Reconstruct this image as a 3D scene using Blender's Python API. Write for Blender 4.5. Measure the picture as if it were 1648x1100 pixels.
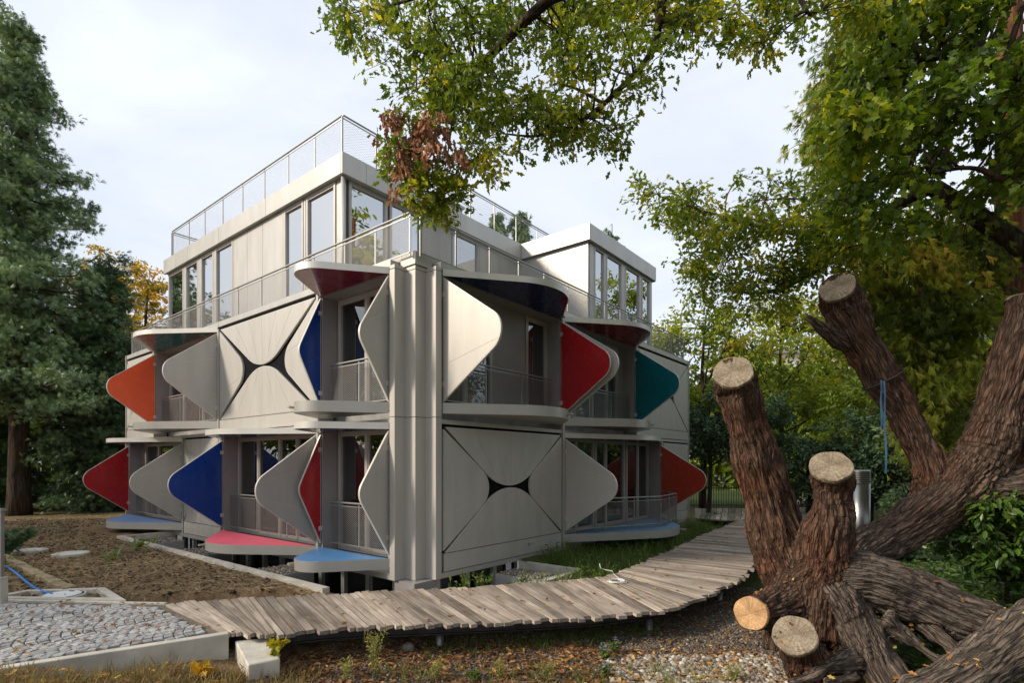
import bpy, bmesh, math, random
import numpy as np
from mathutils import Vector, Matrix
random.seed(7); RNG = np.random.default_rng(11)
S = bpy.context.scene
for o in list(bpy.data.objects): bpy.data.objects.remove(o)
COL = S.collection

# ------------------------------------------------------------ camera, sky, sun
EYE = 2.2; FPX = 869.0
cam = bpy.data.cameras.new('camera'); camo = bpy.data.objects.new('camera', cam); COL.objects.link(camo)
camo.location = (0, 0, EYE); camo.rotation_euler = (math.radians(90), 0, 0)
cam.sensor_width = 36; cam.lens = FPX / 1648 * 36; cam.shift_y = 0.119
cam.clip_start = 0.05; cam.clip_end = 2000
S.camera = camo

SUN_EL = math.radians(29); SUN_DIR = Vector((-0.95, -0.30, 0)).normalized()
w = bpy.data.worlds.new('World'); S.world = w; w.use_nodes = True
nt = w.node_tree; nt.nodes.clear()
out = nt.nodes.new('ShaderNodeOutputWorld'); bg = nt.nodes.new('ShaderNodeBackground')
sky = nt.nodes.new('ShaderNodeTexSky'); sky.sky_type = 'NISHITA'; sky.sun_disc = False
sky.sun_elevation = SUN_EL; sky.sun_rotation = math.atan2(SUN_DIR.x, SUN_DIR.y) % (2 * math.pi)
sky.air_density = 1.0; sky.dust_density = 2.5; sky.ozone_density = 1.5
tc = nt.nodes.new('ShaderNodeTexCoord'); mp = nt.nodes.new('ShaderNodeMapping')
mp.inputs['Scale'].default_value = (1.0, 1.6, 3.2); mp.inputs['Rotation'].default_value = (0.2, 0.35, 0.6)
no = nt.nodes.new('ShaderNodeTexNoise'); no.inputs['Scale'].default_value = 1.7; no.inputs['Detail'].default_value = 6
no.inputs['Distortion'].default_value = 0.6
rp = nt.nodes.new('ShaderNodeMapRange'); rp.inputs['From Min'].default_value = 0.30; rp.inputs['From Max'].default_value = 0.66
rp.inputs['To Min'].default_value = 0.60; rp.inputs['To Max'].default_value = 0.92
mx = nt.nodes.new('ShaderNodeMix'); mx.data_type = 'RGBA'
mx.inputs['B'].default_value = (7.3, 7.7, 8.4, 1)          # thin bright cloud veil
L = nt.links.new
L(tc.outputs['Generated'], mp.inputs['Vector']); L(mp.outputs['Vector'], no.inputs['Vector'])
L(no.outputs['Fac'], rp.inputs['Value']); L(rp.outputs['Result'], mx.inputs['Factor'])
L(sky.outputs['Color'], mx.inputs['A']); L(mx.outputs['Result'], bg.inputs['Color'])
bg.inputs['Strength'].default_value = 0.1
L(bg.outputs['Background'], out.inputs['Surface'])

sun = bpy.data.lights.new('sun', 'SUN'); suno = bpy.data.objects.new('sun', sun); COL.objects.link(suno)
sun.energy = 3.1; sun.angle = math.radians(10); sun.color = (1.0, 0.88, 0.73)
sd = Vector((SUN_DIR.x * math.cos(SUN_EL), SUN_DIR.y * math.cos(SUN_EL), math.sin(SUN_EL)))
suno.rotation_euler = (-sd).to_track_quat('-Z', 'Y').to_euler()
S.view_settings.view_transform = 'Standard'; S.view_settings.look = 'None'
S.view_settings.exposure = 0.50; S.view_settings.gamma = 1.0
S.cycles.max_bounces = 8; S.cycles.transparent_max_bounces = 12

# ------------------------------------------------------------ coordinate helpers
DR = Vector((.6225, .7826)); DL = Vector((-.7826, .6225)); C0 = Vector((-1.842, 10.177))
def b2w(u, v): p = C0 + u * DR + v * DL; return p.x, p.y
def w2b(x, y): d = Vector((x, y)) - C0; return d.dot(DR), d.dot(DL)
def at(px, py, d):                                     # a point seen at a picture position, d metres ahead
    return Vector(((px - 824) / FPX * d, d, EYE + (746 - py) / FPX * d))
def onz(px, py, z):
    d = (EYE - z) * FPX / (py - 746); return Vector(((px - 824) / FPX * d, d, z))

# ------------------------------------------------------------ mesh helpers
class MB:
    def __init__(s): s.v = []; s.f = []
    def add(s, vs, fs):
        n = len(s.v); s.v += [tuple(p) for p in vs]; s.f += [tuple(i + n for i in f) for f in fs]
    def box(s, x0, x1, y0, y1, z0, z1):
        s.add([(x0,y0,z0),(x1,y0,z0),(x1,y1,z0),(x0,y1,z0),(x0,y0,z1),(x1,y0,z1),(x1,y1,z1),(x0,y1,z1)],
              [(0,3,2,1),(4,5,6,7),(0,1,5,4),(1,2,6,5),(2,3,7,6),(3,0,4,7)])
    def fbox(s, T, a0, a1, o0, o1, z0, z1):            # box through a mapping T(a, out, z)
        c = [T(a, o, z) for z in (z0, z1) for (a, o) in ((a0,o0),(a1,o0),(a1,o1),(a0,o1))]
        s.add(c, [(0,3,2,1),(4,5,6,7),(0,1,5,4),(1,2,6,5),(2,3,7,6),(3,0,4,7)])
    def prism(s, Fm, poly, t0, t1):                     # outline in (s,q), thickness t, mapped by Fm
        n = len(poly)
        vs = [Fm(x, y, t0) for x, y in poly] + [Fm(x, y, t1) for x, y in poly]
        s.add(vs, [tuple(range(n)), tuple(range(2*n-1, n-1, -1))] + [(i, (i+1) % n, n + (i+1) % n, n + i) for i in range(n)])
    def tube(s, pts, r, n=8, caps=True):
        pts = [Vector(p) for p in pts]; m = len(pts)
        rr = r if hasattr(r, '__len__') else [r] * m
        ref = Vector((0.13, 0.21, 0.97)); vs = []; a = None
        for i, p in enumerate(pts):
            t = (pts[min(i+1, m-1)] - pts[max(i-1, 0)])
            t = t.normalized() if t.length > 1e-9 else Vector((0,0,1))
            if a is None:
                a = ref - t * ref.dot(t)
                if a.length < .05: a = Vector((1,0,0)) - t * t.x
            else: a = a - t * a.dot(t)
            a.normalize(); b = t.cross(a)
            for k in range(n):
                an = 2 * math.pi * k / n; vs.append(p + (a * math.cos(an) + b * math.sin(an)) * rr[i])
        fs = [(i*n+k, i*n+(k+1) % n, (i+1)*n+(k+1) % n, (i+1)*n+k) for i in range(m-1) for k in range(n)]
        if caps: fs += [tuple(range(n-1, -1, -1)), tuple((m-1)*n + k for k in range(n))]
        s.add(vs, fs)
    def lathe(s, prof, cx=0, cy=0, n=24):
        m = len(prof); vs = [(cx + r*math.cos(2*math.pi*k/n), cy + r*math.sin(2*math.pi*k/n), z) for r, z in prof for k in range(n)]
        fs = [(i*n+k, i*n+(k+1) % n, (i+1)*n+(k+1) % n, (i+1)*n+k) for i in range(m-1) for k in range(n)]
        fs += [tuple(range(n-1, -1, -1)), tuple((m-1)*n+k for k in range(n))]
        s.add(vs, fs)
    def build(s, name, mat, parent=None, smooth=False, bevel=0, recalc=True):
        me = bpy.data.meshes.new(name); me.from_pydata(s.v, [], s.f)
        if recalc or bevel:
            bm = bmesh.new(); bm.from_mesh(me)
            bmesh.ops.recalc_face_normals(bm, faces=bm.faces)
            if bevel: bmesh.ops.bevel(bm, geom=list(bm.edges), offset=bevel, segments=1, affect='EDGES')
            bm.to_mesh(me); bm.free()
        me.materials.append(mat)
        if smooth: me.polygons.foreach_set('use_smooth', [True] * len(me.polygons))
        return link(name, me, parent)
def link(name, me, parent=None):
    o = bpy.data.objects.new(name, me); COL.objects.link(o)
    if parent: o.parent = parent
    return o
def npmesh(name, V, F, mat, parent=None, tint=None, smooth=False):   # V (n,3); F (m,k) equal-sided faces
    me = bpy.data.meshes.new(name); m, k = F.shape
    me.vertices.add(len(V)); me.vertices.foreach_set('co', np.ascontiguousarray(V, dtype=np.float32).ravel())
    me.loops.add(m * k); me.loops.foreach_set('vertex_index', np.ascontiguousarray(F, dtype=np.int32).ravel())
    me.polygons.add(m); me.polygons.foreach_set('loop_start', np.arange(0, m*k, k, dtype=np.int32))
    if tint is not None:
        a = me.attributes.new('tint', 'FLOAT', 'POINT'); a.data.foreach_set('value', np.ascontiguousarray(tint, dtype=np.float32))
    me.update(calc_edges=True); me.materials.append(mat)
    if smooth: me.polygons.foreach_set('use_smooth', [True] * m)
    return link(name, me, parent)
def tag(o, label=None, cat=None, group=None, kind=None):
    if label: o['label'] = label
    if cat: o['category'] = cat
    if group: o['group'] = group
    if kind: o['kind'] = kind
    return o
def empty(name, loc=(0,0,0), rz=0):
    o = bpy.data.objects.new(name, None); COL.objects.link(o); o.location = loc; o.rotation_euler = (0,0,rz); return o
def vnoise(P, seed=0):                                  # value noise, P (n,3) -> 0..1
    P = np.asarray(P, dtype=np.float64); I = np.floor(P).astype(np.int64); f = P - I; f = f*f*(3-2*f)
    def h(i, j, k):
        n = (i*374761393 + j*668265263 + k*2147483647 + seed*974711) & 0xffffffff
        n = ((n ^ (n >> 13)) * 1274126177) & 0xffffffff
        return ((n ^ (n >> 16)) & 0xffff) / 65535.0
    r = 0
    for a in (0,1):
        for b in (0,1):
            for c in (0,1):
                r = r + h(I[:,0]+a, I[:,1]+b, I[:,2]+c) * (f[:,0] if a else 1-f[:,0]) * (f[:,1] if b else 1-f[:,1]) * (f[:,2] if c else 1-f[:,2])
    return r
def fbm(P, seed=0, o=4):
    r = 0; a = .5; s = 0
    for i in range(o): r = r + a * vnoise(P * 2**i, seed + i); s += a; a *= .5
    return r / s

# ------------------------------------------------------------ materials
def nmat(name):
    m = bpy.data.materials.new(name); m.use_nodes = True; t = m.node_tree
    return m, t, t.nodes['Principled BSDF'], t.nodes['Material Output']
def N(t, ty, **kw):
    n = t.nodes.new(ty)
    for k, v in kw.items():
        if k in n.inputs: n.inputs[k].default_value = v
        else: setattr(n, k, v)
    return n
def ramp(t, stops):
    r = t.nodes.new('ShaderNodeValToRGB'); e = r.color_ramp.elements
    while len(e) < len(stops): e.new(0.5)
    for i, (p, c) in enumerate(stops): e[i].position = p; e[i].color = (*c, 1)
    return r
def flat(name, col, rough=.5, metal=0, var=.08, scale=3, bump=.0, bscale=60, spec=.5, stretch=(1,1,1), coat=0):
    m, t, b, o = nmat(name)
    tcn = N(t, 'ShaderNodeTexCoord'); mpn = N(t, 'ShaderNodeMapping'); mpn.inputs['Scale'].default_value = stretch
    t.links.new(tcn.outputs['Object'], mpn.inputs['Vector'])
    n1 = N(t, 'ShaderNodeTexNoise', Scale=scale, Detail=6.0); t.links.new(mpn.outputs[0], n1.inputs['Vector'])
    lo = tuple(max(0, c*(1-var*1.6)) for c in col); hi = tuple(min(1, c*(1+var*1.6)) for c in col)
    r = ramp(t, [(.3, lo), (.7, hi)]); t.links.new(n1.outputs['Fac'], r.inputs['Fac'])
    t.links.new(r.outputs['Color'], b.inputs['Base Color'])
    b.inputs['Roughness'].default_value = rough; b.inputs['Metallic'].default_value = metal
    b.inputs['Specular IOR Level'].default_value = spec; b.inputs['Coat Weight'].default_value = coat
    b.inputs['Coat Roughness'].default_value = .08
    mr = N(t, 'ShaderNodeMapRange'); mr.inputs['To Min'].default_value = rough*.85; mr.inputs['To Max'].default_value = min(1, rough*1.2)
    n3 = N(t, 'ShaderNodeTexNoise', Scale=scale*2.3, Detail=3.0); t.links.new(mpn.outputs[0], n3.inputs['Vector'])
    t.links.new(n3.outputs['Fac'], mr.inputs['Value']); t.links.new(mr.outputs[0], b.inputs['Roughness'])
    if bump:
        n2 = N(t, 'ShaderNodeTexNoise', Scale=bscale, Detail=5.0); t.links.new(mpn.outputs[0], n2.inputs['Vector'])
        bp = N(t, 'ShaderNodeBump', Strength=bump, Distance=.02); t.links.new(n2.outputs['Fac'], bp.inputs['Height'])
        t.links.new(bp.outputs[0], b.inputs['Normal'])
    return m
def leafmat(name, stops, trans=.35, rough=.45, tcol=1.25, spec=.35):
    m, t, b, o = nmat(name)
    at_ = N(t, 'ShaderNodeAttribute'); at_.attribute_name = 'tint'
    r = ramp(t, stops); t.links.new(at_.outputs['Fac'], r.inputs['Fac'])
    t.links.new(r.outputs['Color'], b.inputs['Base Color']); b.inputs['Roughness'].default_value = rough
    b.inputs['Specular IOR Level'].default_value = spec
    tr = N(t, 'ShaderNodeBsdfTranslucent'); mu = N(t, 'ShaderNodeMix', data_type='RGBA', blend_type='MULTIPLY')
    mu.inputs['Factor'].default_value = 1; mu.inputs['B'].default_value = (tcol*1.05, tcol, tcol*.5, 1)
    t.links.new(r.outputs['Color'], mu.inputs['A']); t.links.new(mu.outputs['Result'], tr.inputs['Color'])
    ms = N(t, 'ShaderNodeMixShader'); ms.inputs[0].default_value = trans
    t.links.new(b.outputs[0], ms.inputs[1]); t.links.new(tr.outputs[0], ms.inputs[2]); t.links.new(ms.outputs[0], o.inputs['Surface'])
    return m
def tintmat(name, stops, rough=.8, bump=0, bscale=40, spec=.3):
    m, t, b, o = nmat(name)
    a = N(t, 'ShaderNodeAttribute'); a.attribute_name = 'tint'; r = ramp(t, stops)
    t.links.new(a.outputs['Fac'], r.inputs['Fac']); t.links.new(r.outputs['Color'], b.inputs['Base Color'])
    b.inputs['Roughness'].default_value = rough; b.inputs['Specular IOR Level'].default_value = spec
    return m

M = {}
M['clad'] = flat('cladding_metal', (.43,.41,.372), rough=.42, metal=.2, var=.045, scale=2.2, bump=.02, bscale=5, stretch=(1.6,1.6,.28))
M['trim'] = flat('trim_metal', (.40,.385,.35), rough=.36, metal=.3, var=.03, scale=2)
M['rim'] = flat('rim_metal', (.62,.60,.55), rough=.35, metal=.3, var=.03)
M['white'] = flat('pale_metal', (.44,.425,.39), rough=.34, metal=.3, var=.05, scale=2.0, stretch=(1.4,1.4,.4))
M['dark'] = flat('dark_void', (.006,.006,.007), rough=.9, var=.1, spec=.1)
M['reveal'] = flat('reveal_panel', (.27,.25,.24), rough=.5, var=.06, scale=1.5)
M['frame'] = flat('window_frame', (.40,.375,.35), rough=.4, metal=.2, var=.03)
M['steel'] = flat('railing_steel', (.29,.285,.27), rough=.42, metal=.6, var=.05)
M['mesh'] = flat('mesh_steel', (.24,.235,.225), rough=.5, metal=.5, var=.05)
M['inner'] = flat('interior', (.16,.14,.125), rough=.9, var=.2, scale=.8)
M['curtain'] = flat('curtain', (.42,.40,.38), rough=.9, var=.12, scale=3, stretch=(6,6,.3))
M['concrete'] = flat('concrete', (.46,.43,.37), rough=.85, var=.14, scale=3.5, bump=.25, bscale=45)
M['concdark'] = flat('concrete_grey', (.30,.295,.285), rough=.85, var=.14, scale=3, bump=.2, bscale=40)
for n_, c_ in dict(orange=(.88,.125,.045), red=(.40,.012,.018), blue=(.0,.038,.25), burg=(.20,.010,.04), navy=(.012,.024,.10),
                   teal=(.0,.115,.14), rust=(.34,.035,.015), dteal=(.015,.16,.18), dred=(.26,.01,.022)).items():
    M[n_] = flat('lacquer_' + n_, c_, rough=.26, var=.03, coat=.3)
M['bluefloor'] = flat('blue_floor', (.10,.30,.62), rough=.30, var=.06, scale=2, coat=.3)
M['bluemat'] = flat('blue_floor_rough', (.17,.28,.52), rough=.6, var=.22, scale=30)
M['bluemat2'] = flat('blue_balcony_floor', (.10,.20,.30), rough=.6, var=.28, scale=14)
M['pink'] = flat('pink_floor', (.80,.13,.19), rough=.5, var=.05)
def glass(name, refl=.34, tint=(.42,.44,.44)):
    m, t, b, o = nmat(name); t.nodes.remove(b)
    tr = N(t, 'ShaderNodeBsdfTransparent'); tr.inputs[0].default_value = (*tint, 1)
    gl = N(t, 'ShaderNodeBsdfGlossy'); gl.inputs['Roughness'].default_value = .012; gl.inputs[0].default_value = (.9,.92,.92,1)
    fr = N(t, 'ShaderNodeFresnel'); fr.inputs[0].default_value = 1.6
    mr = N(t, 'ShaderNodeMapRange'); mr.inputs['To Min'].default_value = refl*.45; mr.inputs['To Max'].default_value = 1.0
    nz = N(t, 'ShaderNodeTexNoise', Scale=.9, Detail=1.0); bp = N(t, 'ShaderNodeBump', Strength=.05, Distance=.05)
    tcn = N(t, 'ShaderNodeTexCoord'); t.links.new(tcn.outputs['Object'], nz.inputs['Vector'])
    t.links.new(nz.outputs['Fac'], bp.inputs['Height']); t.links.new(bp.outputs[0], gl.inputs['Normal'])
    t.links.new(fr.outputs[0], mr.inputs[0]); ms = N(t, 'ShaderNodeMixShader')
    t.links.new(mr.outputs[0], ms.inputs[0]); t.links.new(tr.outputs[0], ms.inputs[1]); t.links.new(gl.outputs[0], ms.inputs[2])
    t.links.new(ms.outputs[0], o.inputs['Surface']); return m
M['glass'] = glass('window_glass', .34); M['glass_pent'] = glass('penthouse_glass', 1.35, (.35,.37,.37)); M['glass_base'] = glass('basement_glass', .12, (.2,.2,.2))

def woodmat(name, cols, axis='X', rough=.75):
    m, t, b, o = nmat(name); oi = N(t, 'ShaderNodeObjectInfo'); tcn = N(t, 'ShaderNodeTexCoord')
    cmb = N(t, 'ShaderNodeVectorMath', operation='MULTIPLY_ADD'); cmb.inputs[1].default_value = (1.2, 26, 26) if axis == 'X' else (26,26,1.2)
    sc = N(t, 'ShaderNodeVectorMath', operation='SCALE'); sc.inputs['Scale'].default_value = 97.0
    cx = N(t, 'ShaderNodeCombineXYZ')
    for i in range(3): t.links.new(oi.outputs['Random'], cx.inputs[i])
    t.links.new(cx.outputs[0], sc.inputs[0]); t.links.new(tcn.outputs['Object'], cmb.inputs[0]); t.links.new(sc.outputs[0], cmb.inputs[2])
    n1 = N(t, 'ShaderNodeTexNoise', Scale=1.0, Detail=7.0, Roughness=.65); t.links.new(cmb.outputs[0], n1.inputs['Vector'])
    r = ramp(t, [(.25, cols[0]), (.5, cols[1]), (.75, cols[2])]); t.links.new(n1.outputs['Fac'], r.inputs['Fac'])
    n2 = N(t, 'ShaderNodeTexNoise', Scale=1.6, Detail=3.0); ad = N(t, 'ShaderNodeVectorMath', operation='ADD')
    t.links.new(tcn.outputs['Object'], ad.inputs[0]); t.links.new(sc.outputs[0], ad.inputs[1]); t.links.new(ad.outputs[0], n2.inputs['Vector'])
    hv = N(t, 'ShaderNodeHueSaturation'); mr = N(t, 'ShaderNodeMapRange'); mr.inputs['To Min'].default_value = .58; mr.inputs['To Max'].default_value = 1.4
    t.links.new(oi.outputs['Random'], mr.inputs[0]); mu = N(t, 'ShaderNodeMath', operation='MULTIPLY')
    m2 = N(t, 'ShaderNodeMapRange'); m2.inputs['From Min'].default_value = .3; m2.inputs['From Max'].default_value = .7; m2.inputs['To Min'].default_value = .72; m2.inputs['To Max'].default_value = 1.2
    t.links.new(n2.outputs['Fac'], m2.inputs[0]); t.links.new(mr.outputs[0], mu.inputs[0]); t.links.new(m2.outputs[0], mu.inputs[1])
    t.links.new(mu.outputs[0], hv.inputs['Value']); t.links.new(r.outputs['Color'], hv.inputs['Color']); t.links.new(hv.outputs[0], b.inputs['Base Color'])
    b.inputs['Roughness'].default_value = rough; b.inputs['Specular IOR Level'].default_value = .3
    bp = N(t, 'ShaderNodeBump', Strength=.35, Distance=.01); t.links.new(n1.outputs['Fac'], bp.inputs['Height']); t.links.new(bp.outputs[0], b.inputs['Normal'])
    return m
M['plank'] = woodmat('weathered_plank', [(.13,.098,.072), (.31,.255,.205), (.50,.44,.375)])
M['beam'] = flat('dark_steel_beam', (.045,.042,.042), rough=.55, metal=.3, var=.3, scale=8)
M['galv'] = flat('galvanised_steel', (.30,.31,.31), rough=.45, metal=.8, var=.12, scale=12)
def settmat():
    m, t, b, o = nmat('granite_sett'); oi = N(t, 'ShaderNodeObjectInfo'); tcn = N(t, 'ShaderNodeTexCoord')
    n1 = N(t, 'ShaderNodeTexNoise', Scale=42.0, Detail=6.0); t.links.new(tcn.outputs['Object'], n1.inputs['Vector'])
    r = ramp(t, [(.3, (.17,.17,.165)), (.72, (.41,.41,.405))]); t.links.new(n1.outputs['Fac'], r.inputs['Fac'])
    hv = N(t, 'ShaderNodeHueSaturation'); mr = N(t, 'ShaderNodeMapRange'); mr.inputs['To Min'].default_value = .72; mr.inputs['To Max'].default_value = 1.25
    t.links.new(oi.outputs['Random'], mr.inputs[0]); t.links.new(mr.outputs[0], hv.inputs['Value']); t.links.new(r.outputs[0], hv.inputs['Color'])
    t.links.new(hv.outputs[0], b.inputs['Base Color']); b.inputs['Roughness'].default_value = .6
    bp = N(t, 'ShaderNodeBump', Strength=.5, Distance=.01); t.links.new(n1.outputs['Fac'], bp.inputs['Height']); t.links.new(bp.outputs[0], b.inputs['Normal'])
    return m
M['sett'] = settmat()

# ------------------------------------------------------------ ground
PAIRS = [((-15,9.1),(-10.5,2.5)), ((-8.2,8.61),(-5.55,5.78)), ((-5.47,8.46),(-3.71,6.98)), ((-4.3,8.81),(-3.02,6.93)),
         ((-3.5,8.96),(-2.34,7.22)), ((-2.79,9.15),(-1.71,7.31)), ((-1.89,9.33),(-.85,7.42)), ((-.8,9.55),(.16,7.56)),
         ((.5,9.95),(1.15,7.72)), ((1.72,10.45),(2.26,8.12)), ((2.05,10.75),(3.05,8.75)), ((2.59,11.45),(4.31,10.2)),
         ((5.8,16.48),(7.5,15.3)), ((12.22,25.84),(13.9,24.6)), ((17.5,33.6),(19.2,32.4))]
PAIRS = [(Vector(a), Vector(b)) for a, b in PAIRS]
MID = np.array([[(a.x+b.x)/2, (a.y+b.y)/2] for a, b in PAIRS])
def path_dist(P):                                       # signed distance to the path's middle, + on the near side
    best = np.full(len(P), 1e9); sg = np.ones(len(P))
    for i in range(len(MID)-1):
        a = MID[i]; d = MID[i+1]-a; L2 = d@d
        t = np.clip(((P-a)@d)/L2, 0 if i else -5, 1 if i < len(MID)-2 else 5)
        q = P-(a+t[:,None]*d); r = np.hypot(q[:,0], q[:,1]); c = d[0]*q[:,1]-d[1]*q[:,0]
        m = r < best; best[m] = r[m]; sg[m] = np.where(c[m] < 0, 1, -1)
    return best*sg
def sstep(a, b, x): t = np.clip((x-a)/(b-a), 0, 1); return t*t*(3-2*t)
def ground_h(P, noise=True):
    d = path_dist(P); x, y = P[:,0], P[:,1]
    u = (P-np.array(C0))@np.array(DR); v = (P-np.array(C0))@np.array(DL)
    hf = -.45 + .41*sstep(-2.3, -5.6, x) + .12*sstep(5.5, 9, x)
    hb = np.where(v > 0, -.05, -.05-.2*sstep(0, -.6, v)*sstep(-1.6, .2, u))
    t = sstep(-.5, .9, d); h = hb*(1-t)+hf*t
    cob = (x < -3.75) & (np.abs(d) < 1.75) & (x > -20); h = np.where(cob, np.minimum(h, -.25), h)
    far = sstep(18, 30, np.hypot(x-2, y-10)); h = h*(1-far) + -.12*far
    if noise:
        Q = np.column_stack([x, y, np.zeros(len(P))]); amp = .035*(1-sstep(25, 40, np.hypot(x, y)))
        h = h + (fbm(Q*2.2, 3, 4)-.5)*amp*2 + (fbm(Q*9, 8, 2)-.5)*amp*.7
    return h
def gz(x, y): return float(ground_h(np.array([[x, y]]))[0])

def lines(a, b, fine0, fine1, step, extra):
    s = set(np.round(np.arange(fine0, fine1+1e-6, step), 3)) | set(extra)
    k = fine1; g = step
    while k < b: g *= 1.35; k += g; s.add(round(min(k, b), 3))
    k = fine0; g = step
    while k > a: g *= 1.35; k -= g; s.add(round(max(k, a), 3))
    return np.array(sorted(s))
WELL_U = -1.4; WELL_V = -1.5
lu = lines(-260, 420, -11, 12, .14, [WELL_U, .3, 3.2, 16.0, 14.05]); lv = lines(-320, 320, -9.5, 14, .14, [WELL_V, .3, 11.4, 15.95])
UU, VV = np.meshgrid(lu, lv, indexing='ij'); P2 = np.array(C0)+UU.reshape(-1,1)*np.array(DR)+VV.reshape(-1,1)*np.array(DL)
H = ground_h(P2)
nu, nv = len(lu), len(lv); idx = np.arange(nu*nv).reshape(nu, nv)
cu = (lu[1:]+lu[:-1])/2; cv = (lv[1:]+lv[:-1])/2; CU, CV = np.meshgrid(cu, cv, indexing='ij')
hole = ((CU > WELL_U) & (CU < .3) & (CV > WELL_V) & (CV < 11.4)) | ((CU > WELL_U) & (CU < 3.2) & (CV > WELL_V) & (CV < .3)) | ((CU > .3) & (CU < 14.05) & (CV > .3) & (CV < 15.95)) 
k = ~hole
F = np.stack([idx[:-1,:-1][k], idx[1:,:-1][k], idx[1:,1:][k], idx[:-1,1:][k]], 1)
d_ = path_dist(P2); x_, y_ = P2[:,0], P2[:,1]
u_ = UU.ravel(); v_ = VV.ravel()
grav = sstep(.2, .9, d_)*sstep(-3.0, -2.3, x_)*(1-sstep(4.0, 5.2, x_))
green = np.clip(sstep(4.2, 5.4, x_)*sstep(.3, 1, d_) + (d_ < 0)*sstep(1.5, 3.5, u_)*sstep(.5, -.3, v_) + sstep(20, 30, y_), 0, 1)
def groundmat():
    m, t, b, o = nmat('earth'); Lk = t.links.new
    g = N(t, 'ShaderNodeNewGeometry')
    n1 = N(t, 'ShaderNodeTexNoise', Scale=2.2, Detail=9.0, Roughness=.7); Lk(g.outputs['Position'], n1.inputs['Vector'])
    n2 = N(t, 'ShaderNodeTexNoise', Scale=26.0, Detail=8.0, Roughness=.75); Lk(g.outputs['Position'], n2.inputs['Vector'])
    vo = N(t, 'ShaderNodeTexVoronoi', Scale=34.0); Lk(g.outputs['Position'], vo.inputs['Vector'])
    soil = ramp(t, [(.28, (.07,.047,.027)), (.5, (.235,.165,.10)), (.74, (.43,.33,.215))]); Lk(n2.outputs['Fac'], soil.inputs[0])
    soil2 = ramp(t, [(.35, (.6,.55,.5)), (.7, (1.25,1.2,1.1))]); Lk(n1.outputs['Fac'], soil2.inputs[0])
    ms = N(t, 'ShaderNodeMix', data_type='RGBA', blend_type='MULTIPLY'); ms.inputs['Factor'].default_value = 1
    Lk(soil.outputs[0], ms.inputs['A']); Lk(soil2.outputs[0], ms.inputs['B'])
    gr = ramp(t, [(.0, (.045,.033,.024)), (.5, (.13,.10,.073)), (1.0, (.27,.225,.175))]); Lk(vo.outputs['Color'], gr.inputs[0])
    gn = ramp(t, [(.3, (.025,.036,.012)), (.55, (.07,.095,.03)), (.8, (.14,.14,.06))]); Lk(n2.outputs['Fac'], gn.inputs[0])
    a1 = N(t, 'ShaderNodeAttribute'); a1.attribute_name = 'gravel'; a2 = N(t, 'ShaderNodeAttribute'); a2.attribute_name = 'green'
    m1 = N(t, 'ShaderNodeMix', data_type='RGBA'); m2 = N(t, 'ShaderNodeMix', data_type='RGBA')
    Lk(a1.outputs['Fac'], m1.inputs['Factor']); Lk(ms.outputs['Result'], m1.inputs['A']); Lk(gr.outputs[0], m1.inputs['B'])
    Lk(a2.outputs['Fac'], m2.inputs['Factor']); Lk(m1.outputs['Result'], m2.inputs['A']); Lk(gn.outputs[0], m2.inputs['B'])
    Lk(m2.outputs['Result'], b.inputs['Base Color']); b.inputs['Roughness'].default_value = .95; b.inputs['Specular IOR Level'].default_value = .15
    bp = N(t, 'ShaderNodeBump', Strength=.9, Distance=.04); Lk(n2.outputs['Fac'], bp.inputs['Height']); Lk(bp.outputs[0], b.inputs['Normal'])
    return m
M['earth'] = groundmat()
ground = npmesh('ground', np.column_stack([P2, H]), F, M['earth'], smooth=True)
for nm, val in (('gravel', grav), ('green', green)):
    a = ground.data.attributes.new(nm, 'FLOAT', 'POINT'); a.data.foreach_set('value', np.ascontiguousarray(val, dtype=np.float32))
tag(ground, 'brown earth and gravel garden ground around the building', kind='structure')

# ------------------------------------------------------------ the building
B = empty('apartment_building', (C0.x, C0.y, 0), math.atan2(DR.y, DR.x))
tag(B, 'grey metal apartment building with colourful folding petal shutters and rooftop terrace', 'building')
TL = lambda a, o, z: (-o, a, z)                          # left facade: a = v, out = -u
TR = lambda a, o, z: (a, -o, z)                          # right facade: a = u, out = -v

def outline(b, p, r, n=16):
    a = b/2; lo, hi = 0, math.pi/2
    for _ in range(50):
        m = (lo+hi)/2
        if a*math.sin(m)-p*math.cos(m)-r*(1-math.cos(m)) < 0: lo = m
        else: hi = m
    th = lo; pts = [(-a, 0)]
    for i in range(n+1):
        an = math.pi/2+th-2*th*i/n; pts.append((r*math.cos(an), p-r+r*math.sin(an)))
    return pts+[(a, 0)]
def clip(poly, nx, ny, c):
    res = []
    for i, p in enumerate(poly):
        q = poly[(i+1) % len(poly)]; dp = nx*p[0]+ny*p[1]-c; dq = nx*q[0]+ny*q[1]-c
        if dp <= 0: res.append(p)
        if dp*dq < 0: t = dp/(dp-dq); res.append((p[0]+t*(q[0]-p[0]), p[1]+t*(q[1]-p[1])))
    return res
def inset(poly, d):
    area = sum(poly[i][0]*poly[(i+1) % len(poly)][1]-poly[(i+1) % len(poly)][0]*poly[i][1] for i in range(len(poly)))
    s = 1 if area > 0 else -1; res = list(poly)
    for i in range(len(poly)):
        p, q = poly[i], poly[(i+1) % len(poly)]; ex, ey = q[0]-p[0], q[1]-p[1]; l = math.hypot(ex, ey)
        if l < 1e-6: continue
        nx, ny = ey/l*s, -ex/l*s; res = clip(res, nx, ny, nx*p[0]+ny*p[1]-d)
    return res
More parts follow.
